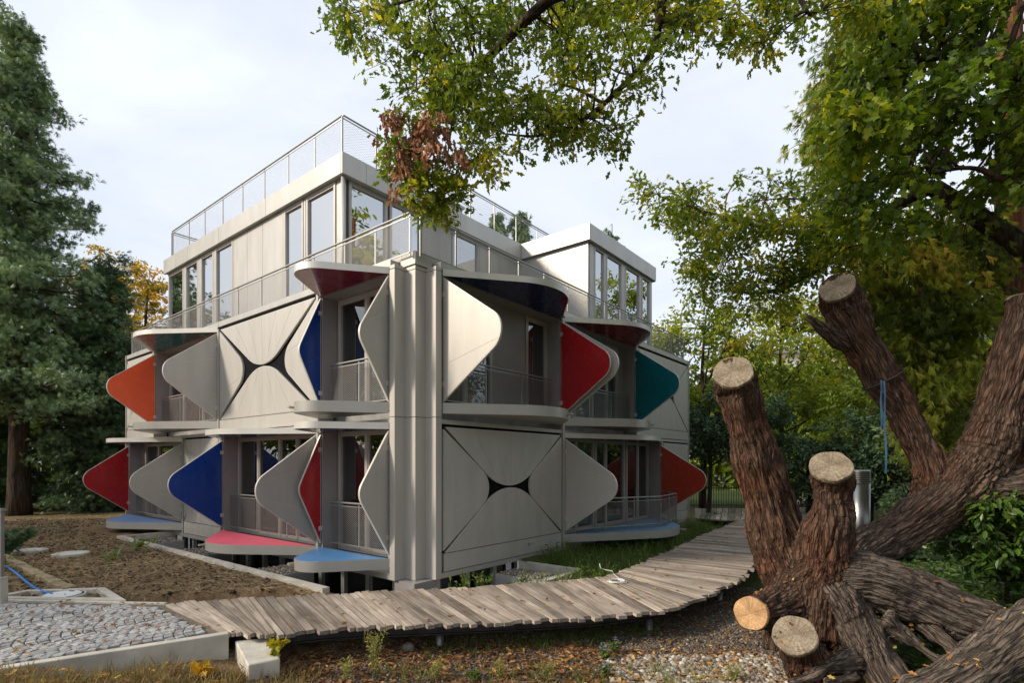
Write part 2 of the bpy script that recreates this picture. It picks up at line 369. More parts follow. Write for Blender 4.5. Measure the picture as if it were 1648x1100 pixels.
def wedges(poly, b, p, fr, conv=.3, gap=.003):
    seams = [((f*b/2, 0), (f*b/2*conv, p)) for f in fr]; out_ = []
    for i in range(len(seams)+1):
        q = poly
        if i > 0:
            (x0,y0),(x1,y1) = seams[i-1]; l = math.hypot(x1-x0, y1-y0); nx, ny = (y1-y0)/l, -(x1-x0)/l
            q = clip(q, -nx, -ny, -(nx*x0+ny*y0)-gap)
        if i < len(seams):
            (x0,y0),(x1,y1) = seams[i]; l = math.hypot(x1-x0, y1-y0); nx, ny = (y1-y0)/l, -(x1-x0)/l
            q = clip(q, nx, ny, nx*x0+ny*y0-gap)
        if len(q) > 2: out_.append(q)
    return out_
def petal(name, Fm, b, p, r, thick, inner, fr, outer=M['clad'], tin=.003, lab=None, hinges=True, conv=.3):
    """a shutter petal: body with pale rim, outer cladding panels (+t side), lacquered inner face (-t side)"""
    ol = outline(b, p, r); m = MB(); m.prism(Fm, ol, 0, thick)
    if hinges:
        for s_ in (-.36, .36):
            m.prism(Fm, [(s_*b-.05, -.035), (s_*b+.05, -.035), (s_*b+.05, .06), (s_*b-.05, .06)], -.012, thick+.012)
    o = m.build(name, M['rim'], B)
    if lab: o['label'] = lab
    ins = inset(ol, .014)
    if inner:
        k_ = MB(); k_.prism(Fm, ins, -tin, 0.001); k_.build('inner_face', inner, o)
    for wd in wedges(inset(ol, .012), b, p, fr, conv):
        k_ = MB(); k_.prism(Fm, wd, thick-.001, thick+.004); k_.build('panel', outer, o)
    return o
SIDE = (-.42, .42); FAN = (-.60, -.27, .02, .30, .62)
GAPF = .09
def open_module(T, a0, a1, zs, ps, colors, floor, pc=1.3, canopy_t=.13, rc=None, pb=None, balc_mat=None, near_out=True, tag_=''):
    """zs = (side sail z0,z1, canopy z, balcony top z); ps = (near sail p, far sail p)"""
    z0, z1, zc, zb = zs; b = z1-z0; zm = (z0+z1)/2; wd = a1-a0; am = (a0+a1)/2
    nearc, farc, canc = colors; cn = lambda mt: {'burg':'burgundy','dteal':'dark teal','dred':'dark red','rust':'rust red'}.get(mt.name.split('_')[1], mt.name.split('_')[1])
    rs = lambda p: .42 if p > 1 else .36
    petal('shutter', lambda s, q, t: T(a0+.02-t+.05, .02+q, zm+s), b, ps[0], rs(ps[0]), .05, nearc, SIDE, lab='open shutter showing its grey outer face')
    petal('shutter', lambda s, q, t: T(a1-.07+t, .02+q, zm+s), b, ps[1], rs(ps[1]), .05, farc, SIDE, lab='open shutter showing its '+cn(farc)+' inner face')
    r_ = rc or min(wd*.32, 1.5)
    petal('canopy', lambda s, q, t: T(am+s, .02+q, zc+t), wd-.04, pc, r_, canopy_t, canc, FAN, outer=M['white'], hinges=False, lab='raised canopy with '+cn(canc)+' underside')
    ol = outline(wd-.04, pb or pc, r_); m = MB(); Fm = lambda s, q, t: T(am+s, .02+q, zb-.21+t)
    m.prism(Fm, ol, 0, .21); o = m.build('balcony', M['trim'], B)
    k_ = MB(); k_.prism(Fm, inset(ol, .012), .209, .215); k_.build('floor_covering', balc_mat or M['bluefloor'], o)
    # small drain spout on the balcony edge
    sp = MB(); q_ = .55*(pb or pc); sp.fbox(T, am-.04+.12*wd, am+.04+.12*wd, .02+(pb or pc)*.9, .02+(pb or pc)+.03, zb-.12, zb-.08); sp.build('spout', M['trim'], o)
def closed_module(T, a0, a1, z0, z1, zlo, ps=1.38, fan=FAN):
    """four petals lying in the facade plane over a dark backing"""
    wd = a1-a0; am = (a0+a1)/2; zm = (z0+z1)/2; h = z1-z0; m = MB()
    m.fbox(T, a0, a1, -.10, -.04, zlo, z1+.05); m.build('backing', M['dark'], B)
    ps = min(ps, wd/2-.28); hv = h/2-.035; g = .022
    rs = .45 if ps > 1 else .4; rt = min(wd*.32, 1.45)
    petal('shutter', lambda s, q, t: T(a0+.015+q, -.03+t, zm+s), h-.10, ps, rs, .05, None, SIDE, hinges=False)
    petal('shutter', lambda s, q, t: T(a1-.015-q, -.03+t, zm+s), h-.10, ps, rs, .05, None, SIDE, hinges=False)
    petal('canopy', lambda s, q, t: T(am+s, -.03+t, z1-.005-q), wd-.14, hv+.004, rt, .05, None, fan, hinges=False)
    petal('balcony', lambda s, q, t: T(am+s, -.03+t, z0+.005+q), wd-.14, hv+.004, rt, .05, None, fan, hinges=False)
    k_ = MB(); k_.fbox(T, a0+.02, a1-.02, -.03, .022, zlo+.01, z0-.012); k_.build('panel', M['clad'], B)

UP = (3.42, 5.90, 5.93, 3.40); LO = (.40, 2.84, 2.87, .32)
# left facade, from the corner outwards
open_module(TL, .70, 3.17, UP, (.68, .52), (M['blue'], M['blue'], M['burg']), 1, pc=1.22, rc=.55, balc_mat=M['trim'])
closed_module(TL, 3.26, 8.20, 3.42, 5.97, 3.08)
open_module(TL, 8.30, 13.16, UP, (1.38, 1.36), (M['orange'], M['orange'], M['dteal']), 1, pc=1.28, balc_mat=M['trim'])
closed_module(TL, 13.24, 15.93, 3.42, 5.97, 3.08)
open_module(TL, .70, 3.17, LO, (.68, .52), (M['red'], M['red'], M['navy']), 0, pc=1.22, rc=.55, balc_mat=M['bluefloor'])
open_module(TL, 3.26, 8.08, LO, (1.38, 1.36), (M['blue'], M['blue'], M['navy']), 0, pc=1.28, balc_mat=M['pink'])
closed_module(TL, 8.16, 10.70, .40, 2.93, .02)
open_module(TL, 10.78, 15.78, LO, (1.40, 1.36), (M['red'], M['red'], M['navy']), 0, pc=1.28, balc_mat=M['bluemat'])
# right facade
open_module(TR, .70, 5.04, UP, (1.50, 1.44), (M['navy'], M['red'], M['navy']), 1, pc=1.32, balc_mat=M['trim'])
open_module(TR, 5.14, 9.40, UP, (1.56, 1.47), (M['teal'], M['teal'], M['dred']), 1, pc=1.32, balc_mat=M['trim'])
closed_module(TR, 9.48, 13.98, 3.42, 5.97, 3.08)
closed_module(TR, .73, 5.02, .40, 2.93, .02)
open_module(TR, 5.14, 11.42, LO, (1.52, 1.60), (M['rust'], M['rust'], M['navy']), 0, pc=1.15, rc=1.9, pb=1.75, balc_mat=M['bluemat2'])
closed_module(TR, 11.50, 13.98, .40, 2.93, .02)

# posts, bands and corner
def part(name, mat, boxes, T=None, parent=B, bevel=0):
    m = MB()
    for bx in boxes: (m.fbox(T, *bx) if T else m.box(*bx))
    return m.build(name, mat, parent, bevel=bevel)
for T, posts in ((TL, [(3.175, 3.255, -.09, 6.0), (8.205, 8.295, 3.0, 6.0), (8.085, 8.155, -.09, 3.0), (13.165, 13.235, 3.0, 6.0), (10.705, 10.775, -.09, 3.0), (15.935, 16.0, -.09, 6.2)]),
                 (TR, [(5.045, 5.135, -.09, 6.0), (9.405, 9.475, 3.05, 6.0), (11.425, 11.495, -.09, 3.0), (13.985, 14.06, -.09, 6.2)])):
    for (a, b, z0, z1) in posts: part('post', M['trim'], [(a, b, -.35, .045, z0, z1)], T)
part('base_beam', M['trim'], [(.675, 15.93, -.30, .028, -.09, .015)], TL); part('base_beam', M['trim'], [(.675, 13.98, -.30, .028, -.09, .015)], TR)
part('floor_band', M['clad'], [(.675, 15.93, -.42, .008, 2.985, 3.07)], TL); part('floor_band', M['clad'], [(.675, 13.98, -.42, .008, 2.985, 3.07)], TR)
for T, segs in ((TL, [(.675, 3.17), (3.26, 8.2), (8.3, 13.16), (13.24, 15.93)]), (TR, [(.675, 5.04), (5.14, 9.4), (9.48, 13.98)])):
    for a, b in segs: part('parapet', M['white'], [(a+.004, b-.004+.08, -.26, .016, 6.065, 6.20)], T)
cor = [(-.05,.67), (-.05,.51), (.23,.51), (.23,.23), (.51,.23), (.51,-.05), (.67,-.05), (.67,.67)]
for z0, z1 in ((-.09, 3.098), (3.106, 5.985), (5.992, 6.07)):
    m = MB(); m.prism(lambda s, q, t: (s, q, t), cor, z0, z1); m.build('corner_panel', M['clad'], B, bevel=.006)
part('corner_panel', M['clad'], [(.20, .64, .20, .64, 6.075, 6.33)], bevel=.006)
part('corner_panel', M['white'], [(.22, .30, .645, 3.3, 6.205, 6.33)]); part('corner_panel', M['white'], [(.645, 3.6, .22, .30, 6.205, 6.33)])
part('downpipe', M['galv'], [(.20, .26, .20, .26, -.1, -.09)])
m = MB(); m.tube([(.16,.30,-1.2), (.16,.30,-.09)], .055, 12); m.tube([(.16,.30,-.42), (.16,.30,-.30)], .075, 12); m.build('drain_pipe', M['galv'], B, smooth=True)
# slabs, interior core, end walls
part('floor_slab', M['concdark'], [(.42, 14.0, .42, 15.95, .02, .2)]); part('floor_slab', M['concdark'], [(.42, 14.0, .42, 15.95, 3.08, 3.28)])
part('roof_slab', M['concdark'], [(.27, 14.0, .27, 15.95, 5.985, 6.10)])
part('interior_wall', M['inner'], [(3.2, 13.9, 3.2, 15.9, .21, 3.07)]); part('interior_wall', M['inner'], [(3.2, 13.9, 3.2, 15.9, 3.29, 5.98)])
part('end_wall', M['clad'], [(.3, 14.0, 15.955, 16.05, -.09, 6.2)]); part('end_wall', M['clad'], [(14.065, 14.16, .05, 15.95, -.09, 6.2)])

def window(T, a0, a1, z0, z1, dep, splits, gm=M['glass'], fw=.075, parent=B, curtain=()):
    m = MB(); o0, o1 = -dep-.06, -dep+.03
    m.fbox(T, a0, a1, o0, o1, z0, z0+fw); m.fbox(T, a0, a1, o0, o1, z1-fw, z1)
    ed = [a0]+list(splits)+[a1]
    for e in ed: 
        c = min(max(e, a0+fw*.6), a1-fw*.6); m.fbox(T, c-fw*.6, c+fw*.6, o0+.002, o1-.002, z0+fw, z1-fw)
    fr = m.build('window', M['frame'], parent)
    for i in range(len(ed)-1):
        p0, p1 = ed[i]+fw*.6, ed[i+1]-fw*.6
        s_ = MB(); s_.fbox(T, p0, p1, -dep-.035, -dep-.03, z0+fw, z1-fw); s_.build('pane', gm, fr)
        ca = MB()
        for (x0,x1,y0,y1) in ((p0-.001,p0+.035,z0+fw,z1-fw),(p1-.035,p1+.001,z0+fw,z1-fw),(p0+.035,p1-.035,z0+fw,z0+fw+.04),(p0+.035,p1-.035,z1-fw-.04,z1-fw)):
            ca.fbox(T, x0, x1, -dep-.025, -dep+.012, y0, y1)
        ca.build('sash', M['frame'], fr)
        if i in curtain:
            cu_ = MB(); n = 28; vs = []
            for j in range(n+1):
                a = p0+(p1-p0)*j/n; of = -dep-.22+.03*math.sin(j*1.9)+.015*math.sin(j*5.1)
                vs += [T(a, of, z0+.05), T(a, of, z1-.1)]
            cu_.add(vs, [(2*j, 2*j+2, 2*j+3, 2*j+1) for j in range(n)]); cu_.build('curtain', M['curtain'], fr, recalc=False)
    return fr
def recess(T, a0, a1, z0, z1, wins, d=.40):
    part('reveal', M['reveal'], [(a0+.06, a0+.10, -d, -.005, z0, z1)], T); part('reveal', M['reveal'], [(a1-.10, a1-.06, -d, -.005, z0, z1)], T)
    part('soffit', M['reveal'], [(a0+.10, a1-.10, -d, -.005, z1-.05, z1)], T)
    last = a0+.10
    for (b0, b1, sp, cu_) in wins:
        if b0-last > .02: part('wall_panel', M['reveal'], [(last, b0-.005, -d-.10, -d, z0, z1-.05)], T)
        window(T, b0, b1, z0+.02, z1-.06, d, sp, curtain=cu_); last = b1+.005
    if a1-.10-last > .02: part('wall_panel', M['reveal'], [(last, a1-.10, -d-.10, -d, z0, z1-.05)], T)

def diamond(m, T, a0, a1, z0, z1, o, sp=.075, k=.55, w=.0045):
    for sg in (1, -1):
        c = a0-(z1-z0)/k if sg > 0 else a0
        end = a1 if sg > 0 else a1+(z1-z0)/k
        while c < end:
            c += sp
            # line: a = c + sg*(z-z0)/k
            lo = max(0, ((a0-c) if sg > 0 else (c-a1))*k); hi = min(z1-z0, ((a1-c) if sg > 0 else (c-a0))*k)
            if hi-lo < .01: continue
            A = (c+sg*lo/k, z0+lo); Bb = (c+sg*hi/k, z0+hi); n = len(m.v)
            for (a, z) in (A, Bb):
                m.v += [T(a, o-w*.7, z-w*1.1), T(a, o+w*.7, z-w*1.1), T(a, o+w*.7, z+w*1.1), T(a, o-w*.7, z+w*1.1)]
            m.f += [(n+i, n+(i+1) % 4, n+4+(i+1) % 4, n+4+i) for i in range(4)]
def railing(T, stops, z0, z1, o, post_w=.02, sp=.075, tubes=True, name='railing', mesh_w=.0045):
    a0, a1 = stops[0], stops[-1]; m = MB()
    m.tube([T(a0, o, z1), T(a1, o, z1)], .022, 10); m.fbox(T, a0, a1, o-.008, o+.008, z1-.085, z1-.06); m.fbox(T, a0, a1, o-.008, o+.008, z0+.05, z0+.075)
    r = m.build(name, M['steel'], B)
    for i, a in enumerate(stops):
        pm = MB(); pm.fbox(T, a-post_w, a+post_w, o-.006-post_w, o-.006, z0, z1-.022); pm.build('post', M['steel'], r)
    for i in range(len(stops)-1):
        mm = MB(); diamond(mm, T, stops[i]+post_w+.01, stops[i+1]-post_w-.01, z0+.08, z1-.09, o+.004, sp, w=mesh_w)
        mm.build('wire_mesh', M['mesh'], r, recalc=False)
    return r
recess(TL, .675, 3.17, 3.30, 5.97, [(.85, 3.02, (1.98,), ())])
recess(TL, .675, 3.17, .22, 2.98, [(.85, 3.02, (1.98,), (0,))])
recess(TL, 8.30, 13.16, 3.30, 5.97, [(9.0, 13.0, (10.3, 11.8), (0,2))])
recess(TL, 3.26, 8.08, .22, 2.98, [(3.8, 7.95, (4.8, 5.65, 6.78), (1,))])
recess(TL, 10.78, 15.78, .22, 2.98, [(11.3, 15.3, (12.6, 14.0), (1,))])
recess(TR, .675, 5.04, 3.30, 5.97, [(.85, 2.7, (1.8,), ()), (4.0, 4.93, (), ())])
recess(TR, 5.14, 9.40, 3.30, 5.97, [(5.4, 8.9, (6.3, 7.3, 8.2), (1,))])
recess(TR, 5.14, 11.42, .22, 2.98, [(5.4, 7.4, (6.4,), ()), (7.45, 9.4, (8.14,), ()), (9.5, 11.25, (10.4,), ())])
railing(TL, [.80, 1.95, 2.98], 3.42, 4.40, -.15, sp=.075, mesh_w=.003); railing(TL, [.80, 1.95, 2.98], .36, 1.33, -.15, sp=.075, mesh_w=.003)
railing(TL, [8.5, 10.0, 11.5, 12.98], 3.42, 4.40, -.15, sp=.075, mesh_w=.003); railing(TL, [3.4, 4.9, 6.4, 7.92], .36, 1.33, -.15, sp=.075, mesh_w=.003)
railing(TL, [10.95, 12.5, 14.0, 15.55], .36, 1.33, -.15, sp=.075, mesh_w=.003)
railing(TR, [.9, 2.2, 3.5, 4.75], 3.42, 4.36, -.12, sp=.075, mesh_w=.003); railing(TR, [5.3, 6.7, 8.0, 9.2], 3.42, 4.36, -.12, sp=.075, mesh_w=.003)
# rail around the big blue balcony
m = MB(); pts = [(5.5,-.12), (8.35,-1.31), (10.2,-1.05), (11.25,-.12)]
for zz, rr in ((1.22,.02), (1.12,.011), (.43,.011)): m.tube([(p[0], p[1], zz) for p in pts], rr, 8)
r = m.build('railing', M['steel'], B)
for i in range(3):
    p, q = Vector(pts[i]), Vector(pts[i+1]); n = 3 if i == 0 else 2; D_ = (q-p).normalized()
    for j in range(n):
        c = p.lerp(q, j/n); pm = MB(); pm.box(c.x-.02, c.x+.02, c.y-.012, c.y+.012, .33, 1.20); pm.build('post', M['steel'], r)
    Tm = lambda a, o, z: (p.x+D_.x*a-D_.y*o, p.y+D_.y*a+D_.x*o, z)
    mm = MB(); diamond(mm, Tm, .03, (q-p).length-.03, .45, 1.11, 0, sp=.09, w=.003); mm.build('wire_mesh', M['mesh'], r, recalc=False)
# terrace railings
railing(TL, [.28, 1.35, 2.42, 3.64, 4.87, 6.1, 7.4, 8.7, 9.9, 11.2, 12.4, 13.6, 14.9, 15.9], 6.22, 7.05, -.12, sp=.085, mesh_w=.0026)
railing(TR, [.28, 1.26, 2.33, 3.39, 4.45, 5.55, 6.6, 7.6, 8.6, 9.6, 10.6, 11.6, 12.7, 13.9], 6.22, 7.05, -.12, sp=.085, mesh_w=.0026)

# penthouse
ZR = 9.72; ZF = 9.20
Lsh = [(.86,3.56), (7.92,3.56), (7.92,.87), (12.82,.87), (12.82,14.73), (.86,14.73)]
m = MB(); m.prism(lambda s, q, t: (s, q, t), Lsh, ZF+.01, ZR-.02); roof = m.build('penthouse_roof', M['concdark'], B)
def fasc(T, cuts, o, z0=ZF, z1=ZR):
    for a, b in zip(cuts[:-1], cuts[1:]):
        k_ = MB(); k_.fbox(T, a+.004, b-.004, o-.06, o, z0, z1); k_.build('fascia', M['white'], roof, bevel=.006)
fasc(TL, [3.56, 7.2, 10.2, 12.6, 14.79], -.80); fasc(TR, [.80, 1.5, 4.9, 7.86], -3.5)
fasc(lambda a, o, z: (-o, a, z), [.87, 1.35, 2.6, 3.5], -7.86); fasc(TR, [7.86, 10.4, 12.88], -.81)
fasc(lambda a, o, z: (-o, a, z), [.87, 5, 10, 14.73], -12.88)
PL = -.95
def pw(T, a0, a1, d, gm=M['glass_pent'], cur=()): return window(T, a0, a1, 6.12, ZF, d, (), gm=gm, fw=.06, curtain=cur)
for a, b in ((3.98, 5.30), (5.45, 6.42), (9.50, 10.72), (10.88, 11.84), (12.08, 13.12), (13.30, 14.68)): pw(TL, a, b, .95)
for a, b in ((6.52, 7.62), (7.632, 8.55), (8.562, 9.42)): part('wall_panel', M['white'], [(a, b, -1.0, -.93, 6.12, ZF)], TL)
part('corner_post', M['trim'], [(3.70, 3.96, -1.05, -.95, 6.12, ZF)], TL)
for a, b in ((5.33, 5.42), (6.43, 6.51), (9.425, 9.49), (10.73, 10.87), (11.85, 12.07), (13.13, 13.29)): part('corner_post', M['trim'], [(a, b, -1.06, -.925, 6.12, ZF)], TL)
m = MB(); m.tube([(.90, 3.62, 6.12), (.90, 3.62, ZF)], .045, 10); m.build('downpipe', M['rim'], B, smooth=True)
pw(TR, 1.12, 2.30, 3.70); pw(TR, 2.38, 3.5, 3.70); pw(TR, 4.7, 5.9, 3.70)
for a, b in ((3.52, 4.68), (5.92, 6.9), (6.912, 7.99)): part('wall_panel', M['clad'], [(a, b, -3.78, -3.68, 6.12, ZF)], TR)
for a, b in ((.95, 2.475), (2.485, 3.67)): part('wall_panel', M['white'], [(8.0, 8.08, a, b, 6.12, ZF)])
for a, b in ((8.36, 9.05), (9.15, 10.30), (10.52, 11.72), (11.86, 12.60)): pw(TR, a, b, .95)
for a, b in ((8.09, 8.35), (9.06, 9.14), (10.31, 10.51), (11.73, 11.85), (12.61, 12.76)): part('corner_post', M['trim'], [(a, b, -1.05, -.93, 6.12, ZF)], TR)
part('wall_panel', M['clad'], [(12.68, 12.76, 1.06, 14.6, 6.12, ZF)]); part('wall_panel', M['clad'], [(1.0, 12.6, 14.6, 14.7, 6.12, ZF)])
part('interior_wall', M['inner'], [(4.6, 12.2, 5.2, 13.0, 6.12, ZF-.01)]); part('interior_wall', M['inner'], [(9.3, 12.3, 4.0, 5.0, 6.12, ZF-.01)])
# roof railing, open with fine mesh
railing(TL, [3.66, 4.87, 6.17, 7.47, 8.81, 10.15, 11.48, 12.77, 14.2], ZR, 10.68, -.90, sp=.12, mesh_w=.0014)
railing(TR, [.9, 1.9, 3.0, 4.2, 5.45, 6.61, 7.76, 9.0, 9.75], ZR, 10.68, -3.62, sp=.12, mesh_w=.0014)
railing(lambda a, o, z: (a, -o, z), [.92, 3, 5.2, 7.4, 9.7], ZR, 10.68, -14.3, sp=.14, mesh_w=.0014)
m = MB(); m.box(5.2, 5.9, 4.4, 5.4, ZR-.02, 10.45); m.box(5.14, 5.96, 4.34, 5.46, 10.45, 10.53); ch = m.build('roof_vent', M['trim'], B)
for i in range(9): part('louvre', M['reveal'], [(5.185, 5.205, 4.42, 5.38, ZR+.05+i*.075, ZR+.09+i*.075)], parent=ch)

# basement strip and light wells
for T, a_end, cuts in ((TL, 15.9, np.arange(.75, 15.9, .88)), (TR, 13.9, np.arange(.75, 13.9, .88))):
    part('basement_wall', M['concdark'], [(.3, a_end, -.5, -.16, -1.5, -1.0)], T)
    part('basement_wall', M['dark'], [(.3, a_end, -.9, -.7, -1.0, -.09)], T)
    for a, b in zip(cuts[:-1], cuts[1:]):
        k_ = MB(); k_.fbox(T, a+.06, b-.06, -.24, -.23, -1.0, -.1); k_.build('pane', M['glass_base'], B)
        part('mullion', M['trim'], [(a-.06, a+.06, -.30, -.14, -1.0, -.092)], T)
part('corner_column', M['reveal'], [(.02, .6, .02, .6, -1.5, -.092)])
part('well_floor', M['concdark'], [(WELL_U, .3, WELL_V, 11.4, -1.55, -1.5)]); part('well_floor', M['concdark'], [(.31, 3.2, WELL_V, .3, -1.55, -1.5)])
part('well_wall', M['concrete'], [(WELL_U-.14, WELL_U, .62, 11.52, -1.5, .025)]); part('well_wall', M['concrete'], [(WELL_U-.14, WELL_U, WELL_V-.12, .61, -1.5, -.16)])
part('well_wall', M['concrete'], [(WELL_U, .0, 11.4, 11.52, -1.5, .02)]); part('well_wall', M['concrete'], [(WELL_U+.005, 3.2, WELL_V-.14, WELL_V, -1.5, -.14)])
part('well_wall', M['concrete'], [(3.2, 3.32, WELL_V-.14, -.02, -1.5, -.1)])
BOXES = [(-1.39, -.2, 10.2, 11.39), (-1.39, -.25, 6.9, 8.2), (-1.39, -.25, 3.0, 4.0), (1.9, 2.6, -1.49, -.4)]
for (u0, u1, v0, v1) in BOXES:
    part('planter_box', M['concdark'], [(u0, u1, v0, v1, -1.5, -.14)])

# ------------------------------------------------------------ boardwalk
bw = empty('boardwalk', (0, 8.4, 0)); tag(bw, 'weathered timber boardwalk curving past the corner of the building', 'boardwalk')
def plank(parent, A, Bp, wA, wB, dirv, th=.05, z=0.0):
    """a board from A (far end) to Bp (near end); widths at both ends along dirv"""
    ax = (Bp-A); ln = ax.length; ax.normalize(); nx = Vector((-ax.y, ax.x))
    if nx.dot(dirv) < 0: nx = -nx
    vs = []; j = lambda s: random.uniform(-s, s)
    for t in (0, 1):
        for (x, wd) in ((-ln/2, wA), (ln/2, wB)):
            e = .004
            for sgn in (-1, 1): vs.append((x, sgn*(wd/2-(e if t else 0)), -th if not t else 0))
    # order: bottom (A-,A+,B-,B+), top
    fs = [(0,1,3,2), (4,6,7,5), (0,4,5,1), (2,3,7,6), (0,2,6,4), (1,5,7,3)]
    m = MB(); m.add(vs, fs); me = bpy.data.meshes.new('plank'); me.from_pydata(m.v, [], m.f); me.materials.append(M['plank'])
    bm = bmesh.new(); bm.from_mesh(me); bmesh.ops.recalc_face_normals(bm, faces=bm.faces); bm.to_mesh(me); bm.free()
    o = link('plank', me, parent); c = (A+Bp)/2
    o.location = Vector((c.x, c.y, z+j(.004)))-Vector(parent.location); o.rotation_euler = (j(.004), j(.002), math.atan2(ax.y, ax.x)+j(.004))
    return o
WP = PAIRS[2:]
def seg_plank_walk(parent, prs, wmin=.105, wmax=.185, z=0):
    for (a0, b0), (a1, b1) in zip(prs[:-1], prs[1:]):
        ln = ((a1-a0).length+(b1-b0).length)/2; t = 0; ws = []
        while t < ln: w_ = random.uniform(wmin, wmax); ws.append(w_); t += w_
        k_ = ln/t; acc = 0; dv = ((a1-a0)+(b1-b0)).normalized()
        for w_ in ws:
            f0 = acc/ln; acc += w_*k_; f1 = acc/ln; fm = (f0+f1)/2
            A = a0.lerp(a1, fm); Bp = b0.lerp(b1, fm); ax = (Bp-A).normalized()
            pr = abs(Vector((-ax.y, ax.x)).dot((a1-a0))); qr = abs(Vector((-ax.y, ax.x)).dot((b1-b0)))
            plank(parent, A-ax*random.uniform(-.05, .08), Bp+ax*random.uniform(-.06, .10), pr*(f1-f0)-.012, qr*(f1-f0)-.012, dv, z=z)
seg_plank_walk(bw, WP)
brp = [onz(1118, 838, -.1), onz(1118, 822, -.1), onz(1232, 846, -.1), onz(1232, 822, -.1)]
seg_plank_walk(bw, [(Vector(brp[1][:2]), Vector(brp[0][:2])), (Vector(brp[3][:2]), Vector(brp[2][:2]))], .2, .3, z=-.004)
for f in (.14, .86):
    pts = [p[0].lerp(p[1], f) for p in WP]
    for i in range(len(pts)-1):
        a, b = pts[i], pts[i+1]; D_ = (b-a).normalized(); n_ = Vector((-D_.y, D_.x)); m = MB()
        for (h0, h1, hw) in ((-.07, -.054, .05), (-.215, -.071, .008), (-.23, -.216, .05)):
            q = [a-n_*hw, b-n_*hw, b+n_*hw, a+n_*hw]
            m.add([(p.x, p.y-8.4, h0) for p in q]+[(p.x, p.y-8.4, h1) for p in q], [(0,3,2,1),(4,5,6,7),(0,1,5,4),(1,2,6,5),(2,3,7,6),(3,0,4,7)])
        mm = m.build('beam', M['beam'], bw); mm['kind'] = 'stuff' if 0 else 'part'; del mm['kind']
for f in (.18, .82):
    for i in (4, 7, 9, 10, 11):
        p = WP[min(i, len(WP)-1)][0].lerp(WP[min(i, len(WP)-1)][1], f)
        m = MB(); m.tube([(p.x, p.y-8.4, -.9), (p.x, p.y-8.4, -.231)], .06, 14); m.build('post', M['galv'], bw, smooth=True)

# ------------------------------------------------------------ cobbled path
cp = empty('cobbled_path', (-6, 7.4, 0)); tag(cp, 'grey granite sett path with fan joints and pale kerb, leading to the boardwalk', kind='structure')
poly = [(-5.50,8.46), (-3.73,6.99), (-5.55,5.78), (-10.5,2.5), (-15,9.1), (-8.2,8.61)]
pc = lambda x, y, z: (x+6, y-7.4, z)
m = MB(); m.prism(lambda s, q, t: pc(s, q, t), poly, -.62, -.022); bed = m.build('bedding', flat('joint_sand', (.13,.105,.075), rough=.95, var=.3, scale=30, bump=.4), cp)
def kerb(a, b, w_, top, bot):
    a, b = Vector(a), Vector(b); D_ = (b-a).normalized(); n_ = Vector((-D_.y, D_.x)); m = MB()
    q = [a, b, b+n_*w_, a+n_*w_]
    m.add([pc(p.x, p.y, bot) for p in q]+[pc(p.x, p.y, top) for p in q], [(0,3,2,1),(4,5,6,7),(0,1,5,4),(1,2,6,5),(2,3,7,6),(3,0,4,7)])
    return m.build('kerb', M['concrete'], cp, bevel=.008)
kerb((-3.70,7.03), (-10.4,2.62), .12, .012, -.8); kerb((-5.42,8.50), (-14.8,9.18), .06, .01, -.3)
def inpoly(x, y, P):
    c = False
    for i in range(len(P)):
        (x0,y0),(x1,y1) = P[i], P[(i+1) % len(P)]
        if (y0 > y) != (y1 > y) and x < (x1-x0)*(y-y0)/(y1-y0)+x0: c = not c
    return c
inner = inset(poly, .115)
setts = []
# segmental arcs: rows of arcs, each arc a chain of setts
PW = 1.15; ang0 = math.radians(140)
ca, sa = math.cos(ang0), math.sin(ang0)
for col in range(-8, 9):
    for row in range(-70, 90):
        R_ = .78; half = math.asin(min(1, PW/2/R_)); nn = 10
        for k_ in range(nn):
            an = -half+2*half*(k_+.5)/nn
            lx = col*PW+R_*math.sin(an); ly = row*.115+R_*math.cos(an)
            x = -5.5+lx*ca-ly*sa; y = 7.0+lx*sa+ly*ca
            if inpoly(x, y, inner): setts.append((x, y, ang0-an, .098*math.cos(an)**.0))
protos = []
for i in range(10):
    m = MB(); hx, hy = .057+random.uniform(-.006,.006), .050+random.uniform(-.004,.003); j = lambda s: random.uniform(-s, s)
    bot = [(-hx,-hy),(hx,-hy),(hx,hy),(-hx,hy)]; mid = [(x+j(.004), y+j(.004)) for x, y in bot]; top = [(x*.88+j(.003), y*.86+j(.003)) for x, y in bot]
    m.add([(x,y,-.05) for x,y in bot]+[(x,y,-.012) for x,y in mid]+[(x,y,.004+j(.003)) for x,y in top],
          [(0,1,5,4),(1,2,6,5),(2,3,7,6),(3,0,4,7),(4,5,9,8),(5,6,10,9),(6,7,11,10),(7,4,8,11),(8,9,10,11)])
    me = bpy.data.meshes.new('cobblestone'); me.from_pydata(m.v, [], m.f); me.materials.append(M['sett']); protos.append(me)
def seen(x, y): px = 824+FPX*x/y; py = 746+FPX*2.2/y; return 0 < px < 1648 and py < 1100
setts.sort(key=lambda s: (0 if seen(s[0], s[1]) else 1, s[1]))
near = setts[:300]; rest = setts[300:]
for (x, y, a, s_) in near:
    o = link('cobblestone', random.choice(protos), cp); o.location = Vector(pc(x, y, random.uniform(-.006, .006))); o.rotation_euler = (random.uniform(-.04,.04), random.uniform(-.04,.04), a+random.uniform(-.08,.08))
if rest:
    m = MB()
    for (x, y, a, s_) in rest:
        pm = random.choice(protos); c_, n_ = math.cos(a+random.uniform(-.08,.08)), math.sin(a); zz = random.uniform(-.006, .006)
        m.add([pc(x+v.co.x*c_-v.co.y*n_, y+v.co.x*n_+v.co.y*c_, v.co.z+zz) for v in pm.vertices], [tuple(p.vertices) for p in pm.polygons])
    o = m.build('cobblestones', M['sett'], cp, recalc=False); o['kind'] = 'stuff'

